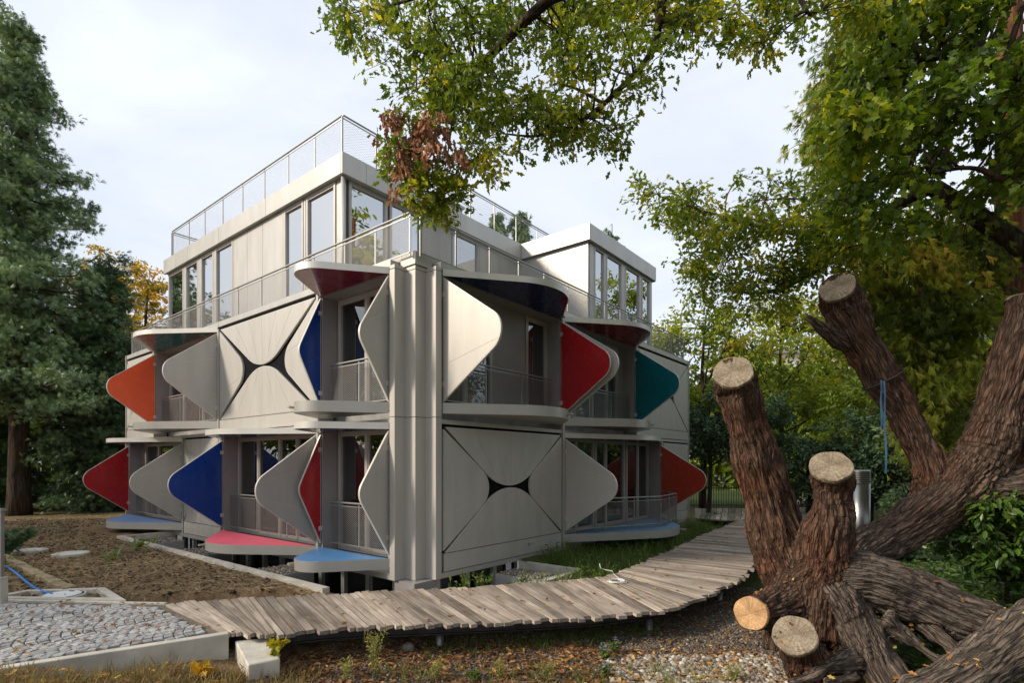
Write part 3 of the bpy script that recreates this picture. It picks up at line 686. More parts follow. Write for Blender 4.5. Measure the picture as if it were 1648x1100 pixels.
# ------------------------------------------------------------ small hard things
m = MB(); bz = -.62
A = onz(340, 1012, -.16)
m.add([(-3.58,6.98,bz),(-3.08,6.30,bz),(-2.80,6.52,bz),(-3.22,7.12,bz),(-3.58,6.98,-.10),(-3.08,6.30,-.16),(-2.80,6.52,-.16),(-3.22,7.12,-.10)],
      [(0,3,2,1),(4,5,6,7),(0,1,5,4),(1,2,6,5),(2,3,7,6),(3,0,4,7)])
cb = m.build('concrete_block', M['concrete'], bevel=.012); tag(cb, 'pale concrete foundation block beside the start of the boardwalk', 'block')

def disc_cover(x, y, r, label, z=.0):
    t = empty('manhole_cover', (x, y, z)); m = MB(); m.lathe([(r,-.12),(r,.018),(r-.02,.026),(r-.05,.026)], n=40); m.build('rim', M['concrete'], t, smooth=False)
    m = MB(); m.lathe([(r-.065,-.05),(r-.065,.022),(r-.08,.027)], n=40); m.build('lid', flat('lid_concrete', (.52,.50,.45), rough=.8, var=.12, scale=6), t)
    return tag(t, label, 'manhole', 'round concrete covers in the soil')
disc_cover(-12.1, 13.55, .36, 'round concrete cover in the soil, farther left of the two')
disc_cover(-10.7, 13.1, .37, 'round concrete cover in the soil, nearer the building of the two')
fr = empty('inspection_chamber', (-7.0, 9.2, 0)); tag(fr, 'square concrete frame with a large round white lid behind the cobbled path', 'manhole')
FRP = [(-8.5,8.70), (-6.12,8.56), (-7.1,9.42), (-8.3,9.25)]
frin = inset(FRP, .12); vs = [(x+7, y-9.2, z) for z in (-.3, .03) for (x, y) in FRP+frin]
m = MB(); n4 = 4; m.add(vs, [(i, (i+1) % 4, 8+(i+1) % 4, 8+i) for i in range(4)]+[(4+i, 12+i, 12+(i+1) % 4, 4+(i+1) % 4) for i in range(4)]+[(8+i, 8+(i+1) % 4, 12+(i+1) % 4, 12+i) for i in range(4)])
m.build('frame', M['concrete'], fr)
m = MB(); m.add([(x+7, y-9.2, -.06) for x, y in FRP], [(0,1,2,3)]); m.build('pit_floor', flat('pit_soil', (.09,.065,.04), rough=.95, var=.3, scale=20, bump=.5), fr)
cx_, cy_ = -.48, -.22
m = MB(); m.lathe([(.33,-.055),(.33,.0),(.32,.012),(.29,.012)], cx_, cy_, 48); m.build('rim', M['concrete'], fr)
m = MB(); m.lathe([(.288,.0),(.288,.014),(.262,.014)], cx_, cy_, 48); m.build('gasket', M['dark'], fr)
m = MB(); m.lathe([(.262,.0),(.262,.018),(.25,.024)], cx_, cy_, 48); m.build('lid', flat('white_lid', (.66,.67,.66), rough=.55, var=.08, scale=5), fr)
m = MB(); m.box(cx_-.03, cx_+.05, cy_+.17, cy_+.20, .02, .032); m.build('lid_handle', M['dark'], fr)
m = MB(); m.box(cx_+.07, cx_+.09, cy_-.05, cy_-.03, .02, .03); m.build('lid_keyhole', M['dark'], fr)
# kerb of stone edging between soil and bed
ge = empty('garden_edging', (-8, 11, 0)); tag(ge, 'row of mossy rough edging stones between flower bed and bare soil', 'edging')
e0, e1 = onz(5, 897, .0), onz(112, 951, .0); n = 14
for i in range(n):
    a = e0.lerp(e1, i/n); b = e0.lerp(e1, (i+1)/n-.004); D_ = (b-a).normalized(); n_ = Vector((-D_.y, D_.x, 0)); h = .05+random.uniform(-.012,.012); w_ = .085+random.uniform(-.01,.01)
    q = [a-n_*w_, b-n_*w_, b+n_*w_, a+n_*w_]; m = MB()
    m.add([(p.x+8, p.y-11, -.15) for p in q]+[(p.x+8+random.uniform(-.01,.01), p.y-11+random.uniform(-.01,.01), h) for p in q], [(0,3,2,1),(4,5,6,7),(0,1,5,4),(1,2,6,5),(2,3,7,6),(3,0,4,7)])
    m.build('edging_stone', flat('mossy_stone', (.27,.21,.12), rough=.95, var=.3, scale=12, bump=.5) if i == 0 else bpy.data.materials['mossy_stone'], ge, bevel=.01)
def smooth_curve(pts, n=10):
    pts = [Vector(p) for p in pts]; res = []
    for i in range(len(pts)-1):
        p0, p1, p2, p3 = pts[max(i-1,0)], pts[i], pts[i+1], pts[min(i+2,len(pts)-1)]
        for k_ in range(n):
            t = k_/n; res.append(.5*((2*p1)+(p2-p0)*t+(2*p0-5*p1+4*p2-p3)*t*t+(3*p1-p0-3*p2+p3)*t**3))
    return res+[pts[-1]]
m = MB(); m.tube(smooth_curve([onz(-30,908,.0), onz(4,911,.02), onz(22,920,.02), onz(40,935,.02), onz(60,949,.02), onz(84,957,.02)]), .020, 10)
hz_ = m.build('garden_hose', flat('blue_hose', (.01,.17,.50), rough=.4, var=.04), smooth=True); tag(hz_, 'bright blue pipe lying across the flower bed by the path', 'hose')
# mesh post at the picture's left edge
gp = empty('gate_post', (-8.0, 8.45, 0)); tag(gp, 'pale galvanised mesh gate post standing beside the cobbled path', 'gate')
m = MB(); m.box(-.03, .03, -.03, .03, 0, 1.45); m.box(-.07, .05, -.05, .05, 1.45, 1.49); m.build('post', M['steel'], gp)
m = MB(); m.box(-.06, .06, -.07, .07, -.1, .42); m.build('footing', M['concrete'], gp, bevel=.01)
for i in range(14): part('rung', M['steel'], [(-1.2, -.046, -.006, .006, .5+i*.068, .512+i*.068)], parent=gp)
part('frame_rail', M['steel'], [(-1.2, -.046, -.02, .02, 1.44, 1.48)], parent=gp)
# coil of white cable on the boards
cc = empty('cable_coil', onz(993, 938, .0)); tag(cc, 'coil of white cable lying on the boardwalk, its end rising from the weeds', 'cable')
m = MB(); pts = []
for i in range(150):
    a = i*.17; r = .15-.018*math.sin(i*.31)+.012*math.sin(i*.05); pts.append((r*math.cos(a), r*math.sin(a), .012+.0005*i*.35+.004*math.sin(i*1.1)))
m.tube(pts, .007, 6); m.build('coil', flat('white_cable', (.72,.72,.70), rough=.4, var=.04), cc, smooth=True)
o_ = Vector(cc.location); m = MB()
m.tube(smooth_curve([Vector((.1,.1,.02)), onz(988,925,.02)-o_, onz(985,920,.10)-o_, at(975,918,10.9)-o_, at(967,915,10.9)-o_, at(965,908,10.95)-o_]), .007, 6); m.build('loose_end', bpy.data.materials['white_cable'], cc, smooth=True)
# steel vent cylinder
vp = empty('ventilation_pipe', (at(1384,746,13.5).x, 13.5, -.35)); tag(vp, 'brushed stainless steel ventilation cylinder standing behind the fallen tree', 'pipe')
m = MB(); m.lathe([(.225,0),(.225,2.05)], n=40); m.build('pipe_body', flat('brushed_steel', (.30,.30,.295), rough=.3, metal=.95, var=.05, stretch=(20,20,.5)), vp, smooth=True)
for i in range(6):
    m = MB(); z = 2.055+i*.045; m.lathe([(.20,z),(.232,z+.006),(.232,z+.03),(.20,z+.038)], n=40); m.build('louvre_ring', bpy.data.materials['brushed_steel'], vp)
m = MB(); m.lathe([(.232,2.325),(.232,2.36),(.20,2.38)], n=40); m.build('cap', bpy.data.materials['brushed_steel'], vp)
# round stone in the gravel
bm = bmesh.new(); bmesh.ops.create_icosphere(bm, subdivisions=3, radius=.085)
for v in bm.verts: v.co *= 1+.05*math.sin(v.co.x*40)*math.cos(v.co.y*33); v.co.z *= .85
me = bpy.data.meshes.new('round_stone'); bm.to_mesh(me); bm.free(); me.materials.append(flat('grey_stone', (.15,.14,.125), rough=.85, var=.15, scale=14, bump=.3)); me.polygons.foreach_set('use_smooth', [True]*len(me.polygons))
st = link('round_stone', me); st.location = (-1.45, 7.55, -.38); tag(st, 'round grey stone lying on the gravel under the boardwalk edge', 'stone')

# ------------------------------------------------------------ fallen tree
def barkmat(name, cols, attr=True, scale=1.0, bstr=.9, dist=.03):
    m, t, b, o = nmat(name); Lk = t.links.new
    if attr: a = N(t, 'ShaderNodeAttribute'); a.attribute_name = 'barkco'; vec = a.outputs['Vector']
    else:
        tcn = N(t, 'ShaderNodeTexCoord'); mpn = N(t, 'ShaderNodeMapping'); mpn.inputs['Scale'].default_value = (6*scale,6*scale,.7*scale); Lk(tcn.outputs['Object'], mpn.inputs[0]); vec = mpn.outputs[0]
    n1 = N(t, 'ShaderNodeTexNoise', Scale=1.1, Detail=8.0, Roughness=.7, Distortion=.5); Lk(vec, n1.inputs['Vector'])
    n2 = N(t, 'ShaderNodeTexNoise', Scale=3.3, Detail=6.0, Roughness=.65); Lk(vec, n2.inputs['Vector'])
    g = N(t, 'ShaderNodeNewGeometry'); n3 = N(t, 'ShaderNodeTexNoise', Scale=1.7, Detail=4.0); Lk(g.outputs['Position'], n3.inputs['Vector'])
    r1 = ramp(t, [(.30, cols[0]), (.46, cols[1]), (.60, cols[2]), (.78, cols[3])]); 
    mxn = N(t, 'ShaderNodeMix'); mxn.inputs['Factor'].default_value = .45; Lk(n1.outputs['Fac'], mxn.inputs['A']); Lk(n2.outputs['Fac'], mxn.inputs['B']); Lk(mxn.outputs['Result'], r1.inputs[0])
    dsn = N(t, 'ShaderNodeTexNoise', Scale=.9, Detail=3.0); Lk(vec, dsn.inputs['Vector'])
    dv = N(t, 'ShaderNodeVectorMath', operation='MULTIPLY_ADD'); dv.inputs[1].default_value = (1.6,1.6,1.6); Lk(dsn.outputs['Color'], dv.inputs[0]); Lk(vec, dv.inputs[2])
    vor = N(t, 'ShaderNodeTexVoronoi', feature='DISTANCE_TO_EDGE', Scale=.85); Lk(dv.outputs[0], vor.inputs['Vector'])
    vr = N(t, 'ShaderNodeMapRange'); vr.inputs['From Max'].default_value = .16; vr.inputs['To Min'].default_value = .30; Lk(vor.outputs['Distance'], vr.inputs['Value'])
    r2 = ramp(t, [(.36, (1.14,.84,.68)), (.52, (1.0,.95,.9)), (.66, (1.12,1.16,1.18))]); Lk(n3.outputs['Fac'], r2.inputs[0])
    mm = N(t, 'ShaderNodeMix', data_type='RGBA', blend_type='MULTIPLY'); mm.inputs['Factor'].default_value = 1
    Lk(r1.outputs[0], mm.inputs['A']); Lk(r2.outputs[0], mm.inputs['B'])
    wa = N(t, 'ShaderNodeAttribute'); wa.attribute_name = 'weather'
    rw = ramp(t, [(.30, (.028,.022,.018)), (.46, (.115,.09,.07)), (.60, (.24,.195,.155)), (.78, (.44,.37,.30))]); Lk(mxn.outputs['Result'], rw.inputs[0])
    mw = N(t, 'ShaderNodeMix', data_type='RGBA'); Lk(wa.outputs['Fac'], mw.inputs['Factor']); Lk(mm.outputs['Result'], mw.inputs['A']); Lk(rw.outputs[0], mw.inputs['B'])
    pm = N(t, 'ShaderNodeMix', data_type='RGBA', blend_type='MULTIPLY'); pm.inputs['Factor'].default_value = .8
    Lk(mw.outputs['Result'], pm.inputs['A']); Lk(vr.outputs[0], pm.inputs['B']); Lk(pm.outputs['Result'], b.inputs['Base Color'])
    b.inputs['Roughness'].default_value = .9; b.inputs['Specular IOR Level'].default_value = .2
    bp = N(t, 'ShaderNodeBump', Strength=bstr, Distance=dist); hs = N(t, 'ShaderNodeMath', operation='MULTIPLY_ADD'); hs.inputs[1].default_value = .7; Lk(vr.outputs[0], hs.inputs[0]); Lk(mxn.outputs['Result'], hs.inputs[2]); Lk(hs.outputs[0], bp.inputs['Height']); Lk(bp.outputs[0], b.inputs['Normal'])
    return m
M['bark'] = barkmat('fallen_bark', [(.014,.009,.007), (.075,.042,.028), (.19,.112,.074), (.40,.28,.20)], bstr=1.0, dist=.05)
ft = empty('fallen_tree', tuple(at(1330, 1010, 7.1).xy)+(-.5,)); tag(ft, 'huge fallen tree with sawn limbs and splayed roots lying in the gravel', 'tree stump')
def nodes(*a): return [(at(px, py, d), r*d/FPX) for (px, py, d, r) in a]
LIMBS = [
 nodes((1180,600,6.92,31),(1184,622,7.13,32),(1197,668,7.2,31),(1218,740,7.3,36),(1240,820,7.35,38),(1260,890,7.35,42),(1288,960,7.2,50)),
 nodes((1337,752,6.55,31),(1337,776,6.74,30),(1336,808,6.76,29),(1332,850,6.8,34),(1326,900,6.85,39),(1318,950,6.9,54),(1312,1010,6.95,62)),
 nodes((1330,930,6.9,50),(1385,935,6.85,47),(1450,958,6.8,45),(1530,995,6.7,48),(1600,1018,6.6,46),(1700,1040,6.4,44),(1800,1060,6.3,42)),
 nodes((1325,950,6.85,50),(1358,1000,6.7,44),(1392,1050,6.5,44),(1422,1105,6.25,45),(1450,1170,6.0,48)),
 nodes((1720,975,5.7,36),(1640,1030,5.6,42),(1580,1075,5.5,44),(1500,1130,5.4,46),(1400,1200,5.3,46)),
 nodes((1209,988,6.5,27),(1226,984,6.68,28),(1262,970,6.9,36),(1300,952,7.0,46)),
 nodes((1279,1024,6.08,34),(1288,1048,6.27,34),(1310,1080,6.4,38),(1340,1105,6.55,36)),
 nodes((1320,960,7.2,62),(1360,905,7.6,40),(1400,880,7.9,34),(1450,856,8.1,34),(1505,822,8.2,37),(1550,782,8.25,42),(1582,738,8.25,40),(1602,680,8.2,34),(1624,610,8.2,31),(1652,520,8.2,31),(1662,485,8.2,34)),
 nodes((1560,780,8.25,40),(1610,785,8.1,30),(1660,775,8.0,28),(1740,765,7.8,26),(1820,760,7.7,26)),
 nodes((1510,815,8.25,36),(1500,770,8.4,24),(1478,715,8.55,22),(1448,655,8.65,26),(1418,610,8.7,27),(1390,560,8.7,28),(1365,510,8.7,29),(1354,484,8.7,30),(1347,462,8.48,28)),
 nodes((1380,560,8.7,14),(1345,545,8.65,11),(1318,524,8.6,7),(1299,510,8.6,4)),
 nodes((1330,965,6.9,50),(1290,960,7.0,40),(1262,1000,6.95,30),(1255,1050,6.9,24)),
 nodes((1420,1000,6.5,20),(1480,1045,6.3,10),(1540,1085,6.1,8),(1570,1095,6.0,6)),
 nodes((1480,1000,6.6,16),(1560,1060,6.2,9),(1620,1085,6.0,7),(1680,1100,5.9,5)),
 nodes((1300,1030,6.7,18),(1330,1070,6.4,11),(1375,1090,6.1,8),(1330,1099,5.9,4)),
 nodes((1370,1070,6.3,22),(1330,1075,6.1,12),(1300,1090,6.0,7),(1270,1098,5.95,4)),
]
m = MB()
for Lm in LIMBS:
    pts = smooth_curve([p for p, r in Lm], 4); rs = []
    for i in range(len(Lm)-1):
        for k_ in range(4): rs.append(Lm[i][1]*(1-k_/4)+Lm[i+1][1]*k_/4)
    rs.append(Lm[-1][1]); m.tube(pts, rs, 20)
tmp = m.build('tmp', M['bark']); md = tmp.modifiers.new('r', 'REMESH'); md.mode = 'VOXEL'; md.voxel_size = .016
dg = bpy.context.evaluated_depsgraph_get(); ev = tmp.evaluated_get(dg); me = bpy.data.meshes.new_from_object(ev)
bpy.data.objects.remove(tmp)
bm = bmesh.new(); bm.from_mesh(me)
for _ in range(3): bmesh.ops.smooth_vert(bm, verts=bm.verts, factor=.5, use_axis_x=True, use_axis_y=True, use_axis_z=True)
bm.normal_update(); bm.to_mesh(me); bm.free()
nV = len(me.vertices); Vc = np.empty(nV*3, np.float32); me.vertices.foreach_get('co', Vc); Vc = Vc.reshape(-1,3).astype(np.float64)
Nn = np.empty(nV*3, np.float32); me.vertices.foreach_get('normal', Nn); Nn = Nn.reshape(-1,3).astype(np.float64)
WEATHER = {0:.05, 1:.1, 2:1., 3:.85, 4:1., 5:.15, 6:.1, 7:.8, 8:.7, 9:.15, 10:.5, 11:.3, 12:1., 13:.9, 14:.9, 15:.9}; wea = np.zeros(nV); bestd = np.full(nV, 1e9); bco = np.zeros((nV,3)); endm = np.zeros(nV)
def smoothed(Lm, k=5):
    pts = smooth_curve([p for p, r in Lm], k); rs = []
    for i in range(len(Lm)-1): rs += [Lm[i][1]*(1-j/k)+Lm[i+1][1]*j/k for j in range(k)]
    return list(zip(pts, rs+[Lm[-1][1]]))
for li, L0 in enumerate(LIMBS):
    s0 = li*7.3; Lm = smoothed(L0); run = 0.0; tot = sum((Lm[i+1][0]-Lm[i][0]).length for i in range(len(Lm)-1))
    for i in range(len(Lm)-1):
        a = np.array(Lm[i][0]); b = np.array(Lm[i+1][0]); ra, rb = Lm[i][1], Lm[i+1][1]; d = b-a; ln = np.linalg.norm(d); dn = d/ln
        ii = np.nonzero(((Vc-(a+b)/2)**2).sum(1) < (ln/2+2.2*max(ra,rb)+.05)**2)[0]; Vs = Vc[ii]
        t = np.clip(((Vs-a)@dn)/ln, 0, 1); q = Vs-(a+t[:,None]*d); dist = np.linalg.norm(q, axis=1); rr = ra+(rb-ra)*t
        sc = dist/rr; ok = sc < bestd[ii]; bestd[ii[ok]] = sc[ok]
        ref = np.cross(dn, [0.3,.2,.93]); ref /= np.linalg.norm(ref); r2 = np.cross(dn, ref)
        un = q/np.maximum(dist, 1e-6)[:,None]
        c = np.column_stack([un@ref*rr*26, un@r2*rr*26, (s0+t*ln)*2.6]); bco[ii[ok]] = c[ok]; s_here = t*ln
        e_ = np.clip(1.3-(run+s_here)/.13, 0, 1) if li in (0,1,5,6) else (np.clip(1.3-(tot-run-s_here)/.13, 0, 1) if li in (7,9) else np.zeros(len(ii)))
        endm[ii[ok]] = e_[ok]; wea[ii[ok]] = WEATHER[li]*(1 if li not in (7,) else min(1, max(.35, 1-i/40))); s0 += ln; run += ln
n1 = fbm(bco*.55, 5, 4); rid = 1-np.abs(2*fbm(bco*1.0, 9, 3)-1); tw = fbm(bco*np.array([.25,.25,.6]), 21, 3)
crk = np.clip(1-np.abs(2*fbm(bco*np.array([.5,.5,.35]), 33, 3)-1)*5, 0, 1)
disp = (.030*(rid-.75)+.05*(n1-.5)+.09*(tw-.5)-.034*crk+.13*(fbm(Vc*2.3, 77, 3)-.5)+.06*(fbm(Vc*6.5, 81, 2)-.5))*(1-.9*endm)
Vc = Vc+Nn*disp[:,None]
me.vertices.foreach_set('co', (Vc-np.array(ft.location)).astype(np.float32).ravel())
a = me.attributes.new('barkco', 'FLOAT_VECTOR', 'POINT'); a.data.foreach_set('vector', bco.astype(np.float32).ravel())
a = me.attributes.new('weather', 'FLOAT', 'POINT'); a.data.foreach_set('value', wea.astype(np.float32))
me.materials.clear(); me.materials.append(M['bark']); me.polygons.foreach_set('use_smooth', [True]*len(me.polygons)); me.update()
trunk = link('trunk', me, ft)
def cutmat(name, c0, c1, c2):
    m, t, b, o = nmat(name); Lk = t.links.new; tcn = N(t, 'ShaderNodeTexCoord')
    n0 = N(t, 'ShaderNodeTexNoise', Scale=5.0, Detail=4.0); Lk(tcn.outputs['Object'], n0.inputs['Vector'])
    ds = N(t, 'ShaderNodeTexNoise', Scale=4.0, Detail=2.0); Lk(tcn.outputs['Object'], ds.inputs['Vector'])
    ln_ = N(t, 'ShaderNodeVectorMath', operation='LENGTH'); Lk(tcn.outputs['Object'], ln_.inputs[0])
    rad = N(t, 'ShaderNodeMath', operation='MULTIPLY_ADD'); rad.inputs[1].default_value = .16; Lk(ds.outputs['Fac'], rad.inputs[0]); Lk(ln_.outputs['Value'], rad.inputs[2])
    rn = N(t, 'ShaderNodeTexNoise', noise_dimensions='1D', Scale=1.0, Detail=3.0); sc = N(t, 'ShaderNodeMath', operation='MULTIPLY'); sc.inputs[1].default_value = 90.0; Lk(rad.outputs[0], sc.inputs[0]); Lk(sc.outputs[0], rn.inputs['W'])
    gr = N(t, 'ShaderNodeTexGradient', gradient_type='RADIAL'); Lk(tcn.outputs['Object'], gr.inputs['Vector'])
    g2 = N(t, 'ShaderNodeMath', operation='MULTIPLY'); g2.inputs[1].default_value = 46.0; Lk(gr.outputs['Fac'], g2.inputs[0])
    cr = N(t, 'ShaderNodeTexNoise', noise_dimensions='1D', Scale=1.0, Detail=5.0, Roughness=.7); Lk(g2.outputs[0], cr.inputs['W'])
    n1 = N(t, 'ShaderNodeTexNoise', Scale=28.0, Detail=7.0, Roughness=.75); Lk(tcn.outputs['Object'], n1.inputs['Vector'])
    a1 = N(t, 'ShaderNodeMix'); a1.inputs['Factor'].default_value = .5; Lk(rn.outputs['Fac'], a1.inputs['A']); Lk(cr.outputs['Fac'], a1.inputs['B'])
    mx_ = N(t, 'ShaderNodeMix'); mx_.inputs['Factor'].default_value = .45; Lk(a1.outputs['Result'], mx_.inputs['A']); Lk(n1.outputs['Fac'], mx_.inputs['B'])
    r = ramp(t, [(.33, c0), (.5, c1), (.66, c2)]); Lk(mx_.outputs['Result'], r.inputs[0])
    r2 = ramp(t, [(.3, (.55,.5,.45)), (.62, (1.1,1.1,1.1))]); Lk(n0.outputs['Fac'], r2.inputs[0])
    mm = N(t, 'ShaderNodeMix', data_type='RGBA', blend_type='MULTIPLY'); mm.inputs['Factor'].default_value = 1
    Lk(r.outputs[0], mm.inputs['A']); Lk(r2.outputs[0], mm.inputs['B']); Lk(mm.outputs['Result'], b.inputs['Base Color'])
    b.inputs['Roughness'].default_value = .85; bp = N(t, 'ShaderNodeBump', Strength=.8, Distance=.015); Lk(mx_.outputs['Result'], bp.inputs['Height']); Lk(bp.outputs[0], b.inputs['Normal'])
    return m
M['cut_old'] = cutmat('old_cut_wood', (.06,.045,.032), (.23,.185,.125), (.42,.365,.27)); M['cut_fresh'] = cutmat('fresh_cut_wood', (.22,.11,.045), (.50,.30,.14), (.62,.44,.25))
def cut_face(pos, nrm, r, mat, lab):
    m = MB(); n = 40; rr = [r*(1+.035*math.sin(2*a*2*math.pi/n+r*40)+.02*math.sin(5*a*2*math.pi/n+r*90)+random.uniform(-.014,.014)) for a in range(n)]
    rings = [(1.0,-.05),(1.0,-.004),(.97,.004),(.66,.002),(.33,.004)]; vs = []
    for f, z in rings: vs += [(rr[k_]*f*math.cos(2*math.pi*k_/n), rr[k_]*f*math.sin(2*math.pi*k_/n), z+(random.uniform(-.003,.003) if f < .98 else 0)) for k_ in range(n)]
    vs.append((0,0,.003)); fs = [(i*n+k_, i*n+(k_+1) % n, (i+1)*n+(k_+1) % n, (i+1)*n+k_) for i in range(len(rings)-1) for k_ in range(n)]
    fs += [((len(rings)-1)*n+k_, (len(rings)-1)*n+(k_+1) % n, len(vs)-1) for k_ in range(n)]
    m.add(vs, fs); o = m.build('cut_face', mat, ft, smooth=False, recalc=False)
    o.location = Vector(pos)-Vector(ft.location); o.rotation_euler = Vector(nrm).to_track_quat('Z', 'Y').to_euler(); o['label'] = lab
for li, mat, lab in ((0,'cut_old','sawn top of the tall leaning limb'),(1,'cut_old','sawn top of the short upright limb'),(5,'cut_fresh','fresh orange saw cut'),(6,'cut_old','sawn end of the low front limb')):
    p, r = LIMBS[li][0]; q = LIMBS[li][1][0]; nr = (p-q).normalized()
    cut_face(p+nr*.022, nr, r*1.0, M[mat], lab)
for li in (9, 7):
    p, r = LIMBS[li][-1]; q = LIMBS[li][-2][0]; nr = (p-q).normalized(); cut_face(p+nr*.01, nr, r*.97, M['cut_old'], 'sawn top of a rear limb')
# blue strap tied on the rear limb
sm = flat('blue_strap', (.07,.18,.30), rough=.6, var=.1)
ts = empty('tie_strap', tuple(at(1420,612,8.4))); tag(ts, 'long blue fabric strap hanging from the sawn rear limb', 'strap')
for (x0, y0, x1, y1, dd, ww) in ((1418,612,1419,690,8.38,.014), (1423,614,1426,762,8.35,.014)):
    m = MB(); pts = [at(x0+(x1-x0)*i/8+.9*math.sin(i*1.3), y0+(y1-y0)*i/8, dd) for i in range(9)]; o_ = Vector(ts.location)
    vs = []; 
    for i, p in enumerate(pts): 
        s_ = .25*math.sin(i*.9); 
        for sg in (-1,1):
            for tk in (-.002,.002): vs.append((p.x-o_.x+sg*ww*math.cos(s_), p.y-o_.y+sg*ww*math.sin(s_)+tk, p.z-o_.z))
    fs = []
    for i in range(8):
        a_ = i*4; b_ = a_+4
        fs += [(a_,a_+2,b_+2,b_),(a_+1,b_+1,b_+3,a_+3),(a_,b_,b_+1,a_+1),(a_+2,a_+3,b_+3,b_+2)]
    m.add(vs, fs); m.build('strap_tail', sm, ts)
m = MB(); c_ = at(1420,612,8.7); ax = (LIMBS[9][5][0]-LIMBS[9][3][0]).normalized(); a_ = ax.orthogonal().normalized(); b_ = ax.cross(a_)
m.tube([c_-Vector(ts.location)+(a_*math.cos(t*2*math.pi/24)+b_*math.sin(t*2*math.pi/24))*.31 for t in range(25)], .016, 6); m.build('strap_loop', M['beam'], ts, smooth=True)

# ------------------------------------------------------------ foliage tools
def half_leaf(o, fold=.12):
    up = [(x, y, abs(y)*fold*2-.18*x*x*.5) for x, y in o]; dn = [(x, -y, z) for x, y, z in up]
    n = len(o); V = np.array(up+dn); return V, np.array([list(range(n)), [n+i for i in range(n-1,-1,-1)]])
OAK = half_leaf([(0,0),(.18,.07),(.34,.22),(.45,.10),(.66,.26),(.80,.10),(1,0)])
MAPLE = half_leaf([(0,0),(-.05,.26),(.26,.46),(.36,.22),(.62,.42),(.70,.17),(1,0)])
LEAF = half_leaf([(0,0),(.28,.21),(.65,.20),(1,0)])
LANCE = half_leaf([(0,0),(.3,.10),(.65,.09),(1,0)])
def sprig(n, spread, wdt, seed, droop=0.):
    r = np.random.default_rng(seed); V = []; F = []
    for i in range(n):
        b = i/n*.7; a = spread*(1 if i % 2 else -1)*(.5+.5*r.random()); el = r.uniform(-.5,.5); ln = (1-b)*.75+.15
        if i == n-1: a = 0; b = .1; ln = .9
        d = np.array([math.cos(a)*math.cos(el), math.sin(a)*math.cos(el), math.sin(el)*.8-droop*.6]); s = np.array([-math.sin(a), math.cos(a), r.uniform(-.6,.6)])*wdt
        p = np.array([b,0,-droop*b*b]); V += [p-s, p+s, p+d*ln]; F.append([3*i,3*i+1,3*i+2])
    return np.array(V), np.array(F)
NEEDLE = sprig(9, .85, .06, 1); CEDAR = sprig(11, .65, .05, 2, .35)
def unit(a): return a/np.maximum(np.linalg.norm(a, axis=1, keepdims=True), 1e-9)
def leaf_mesh(name, T, pos, dirs, nrm, size, tint, mat, parent):
    V, F = T; n = len(pos); x = unit(dirs); y = unit(np.cross(nrm, x)); z = np.cross(x, y)
    R = np.stack([x, y, z], 2)*size[:,None,None]
    W = np.einsum('nij,kj->nki', R, V)+pos[:,None,:]
    FF = (F[None,:,:]+(np.arange(n)*len(V))[:,None,None]).reshape(-1, F.shape[1])
    off = np.array(parent.location) if parent else 0
    return npmesh(name, W.reshape(-1,3)-off, FF, mat, parent, tint=np.repeat(tint, len(V)))
M['treebark'] = barkmat('tree_bark', [(.012,.009,.007), (.04,.03,.022), (.08,.06,.045), (.13,.10,.075)], attr=False)
M['redbark'] = barkmat('red_bark', [(.03,.012,.007), (.12,.05,.028), (.21,.095,.055), (.32,.17,.11)], attr=False)
def clump_leaves(clumps, per, leaf, rng, mode='twig', flat_=.75, droop=.3, tw=6, jit=.12):
    P = []; D = []; T = []; twigs = []
    for (c, R, mul, tnt) in clumps:
        c = np.array(c); n = max(4, int(per*mul)); tc_ = tnt+rng.normal(0, .07)
        if mode == 'twig':
            dirs = unit(rng.normal(size=(tw,3))*np.array([1,1,.6])-np.array([0,0,droop*.5])); k_ = rng.integers(0, tw, n); t = rng.random(n)**.7
            p = c+dirs[k_]*(t*R)[:,None]*np.array([1,1,flat_])-np.array([0,0,1])*(droop*.35*R*t*t)[:,None]+rng.normal(size=(n,3))*jit*R
            d = unit(dirs[k_]+rng.normal(size=(n,3))*.7-np.array([0,0,droop]))
            for q in dirs: twigs.append((c, c+q*R*np.array([1,1,flat_])*.95-np.array([0,0,droop*.3*R])))
        else:
            v = unit(rng.normal(size=(n,3))); r = rng.random(n)**.45
            p = c+v*(r*R)[:,None]*np.array([1,1,flat_]); d = unit(v*.8+rng.normal(size=(n,3))*.7-np.array([0,0,droop]))
        P.append(p); D.append(d); T.append(np.clip(tc_+rng.normal(0,.13,n), 0, 1))
    return np.vstack(P), np.vstack(D), np.concatenate(T), twigs
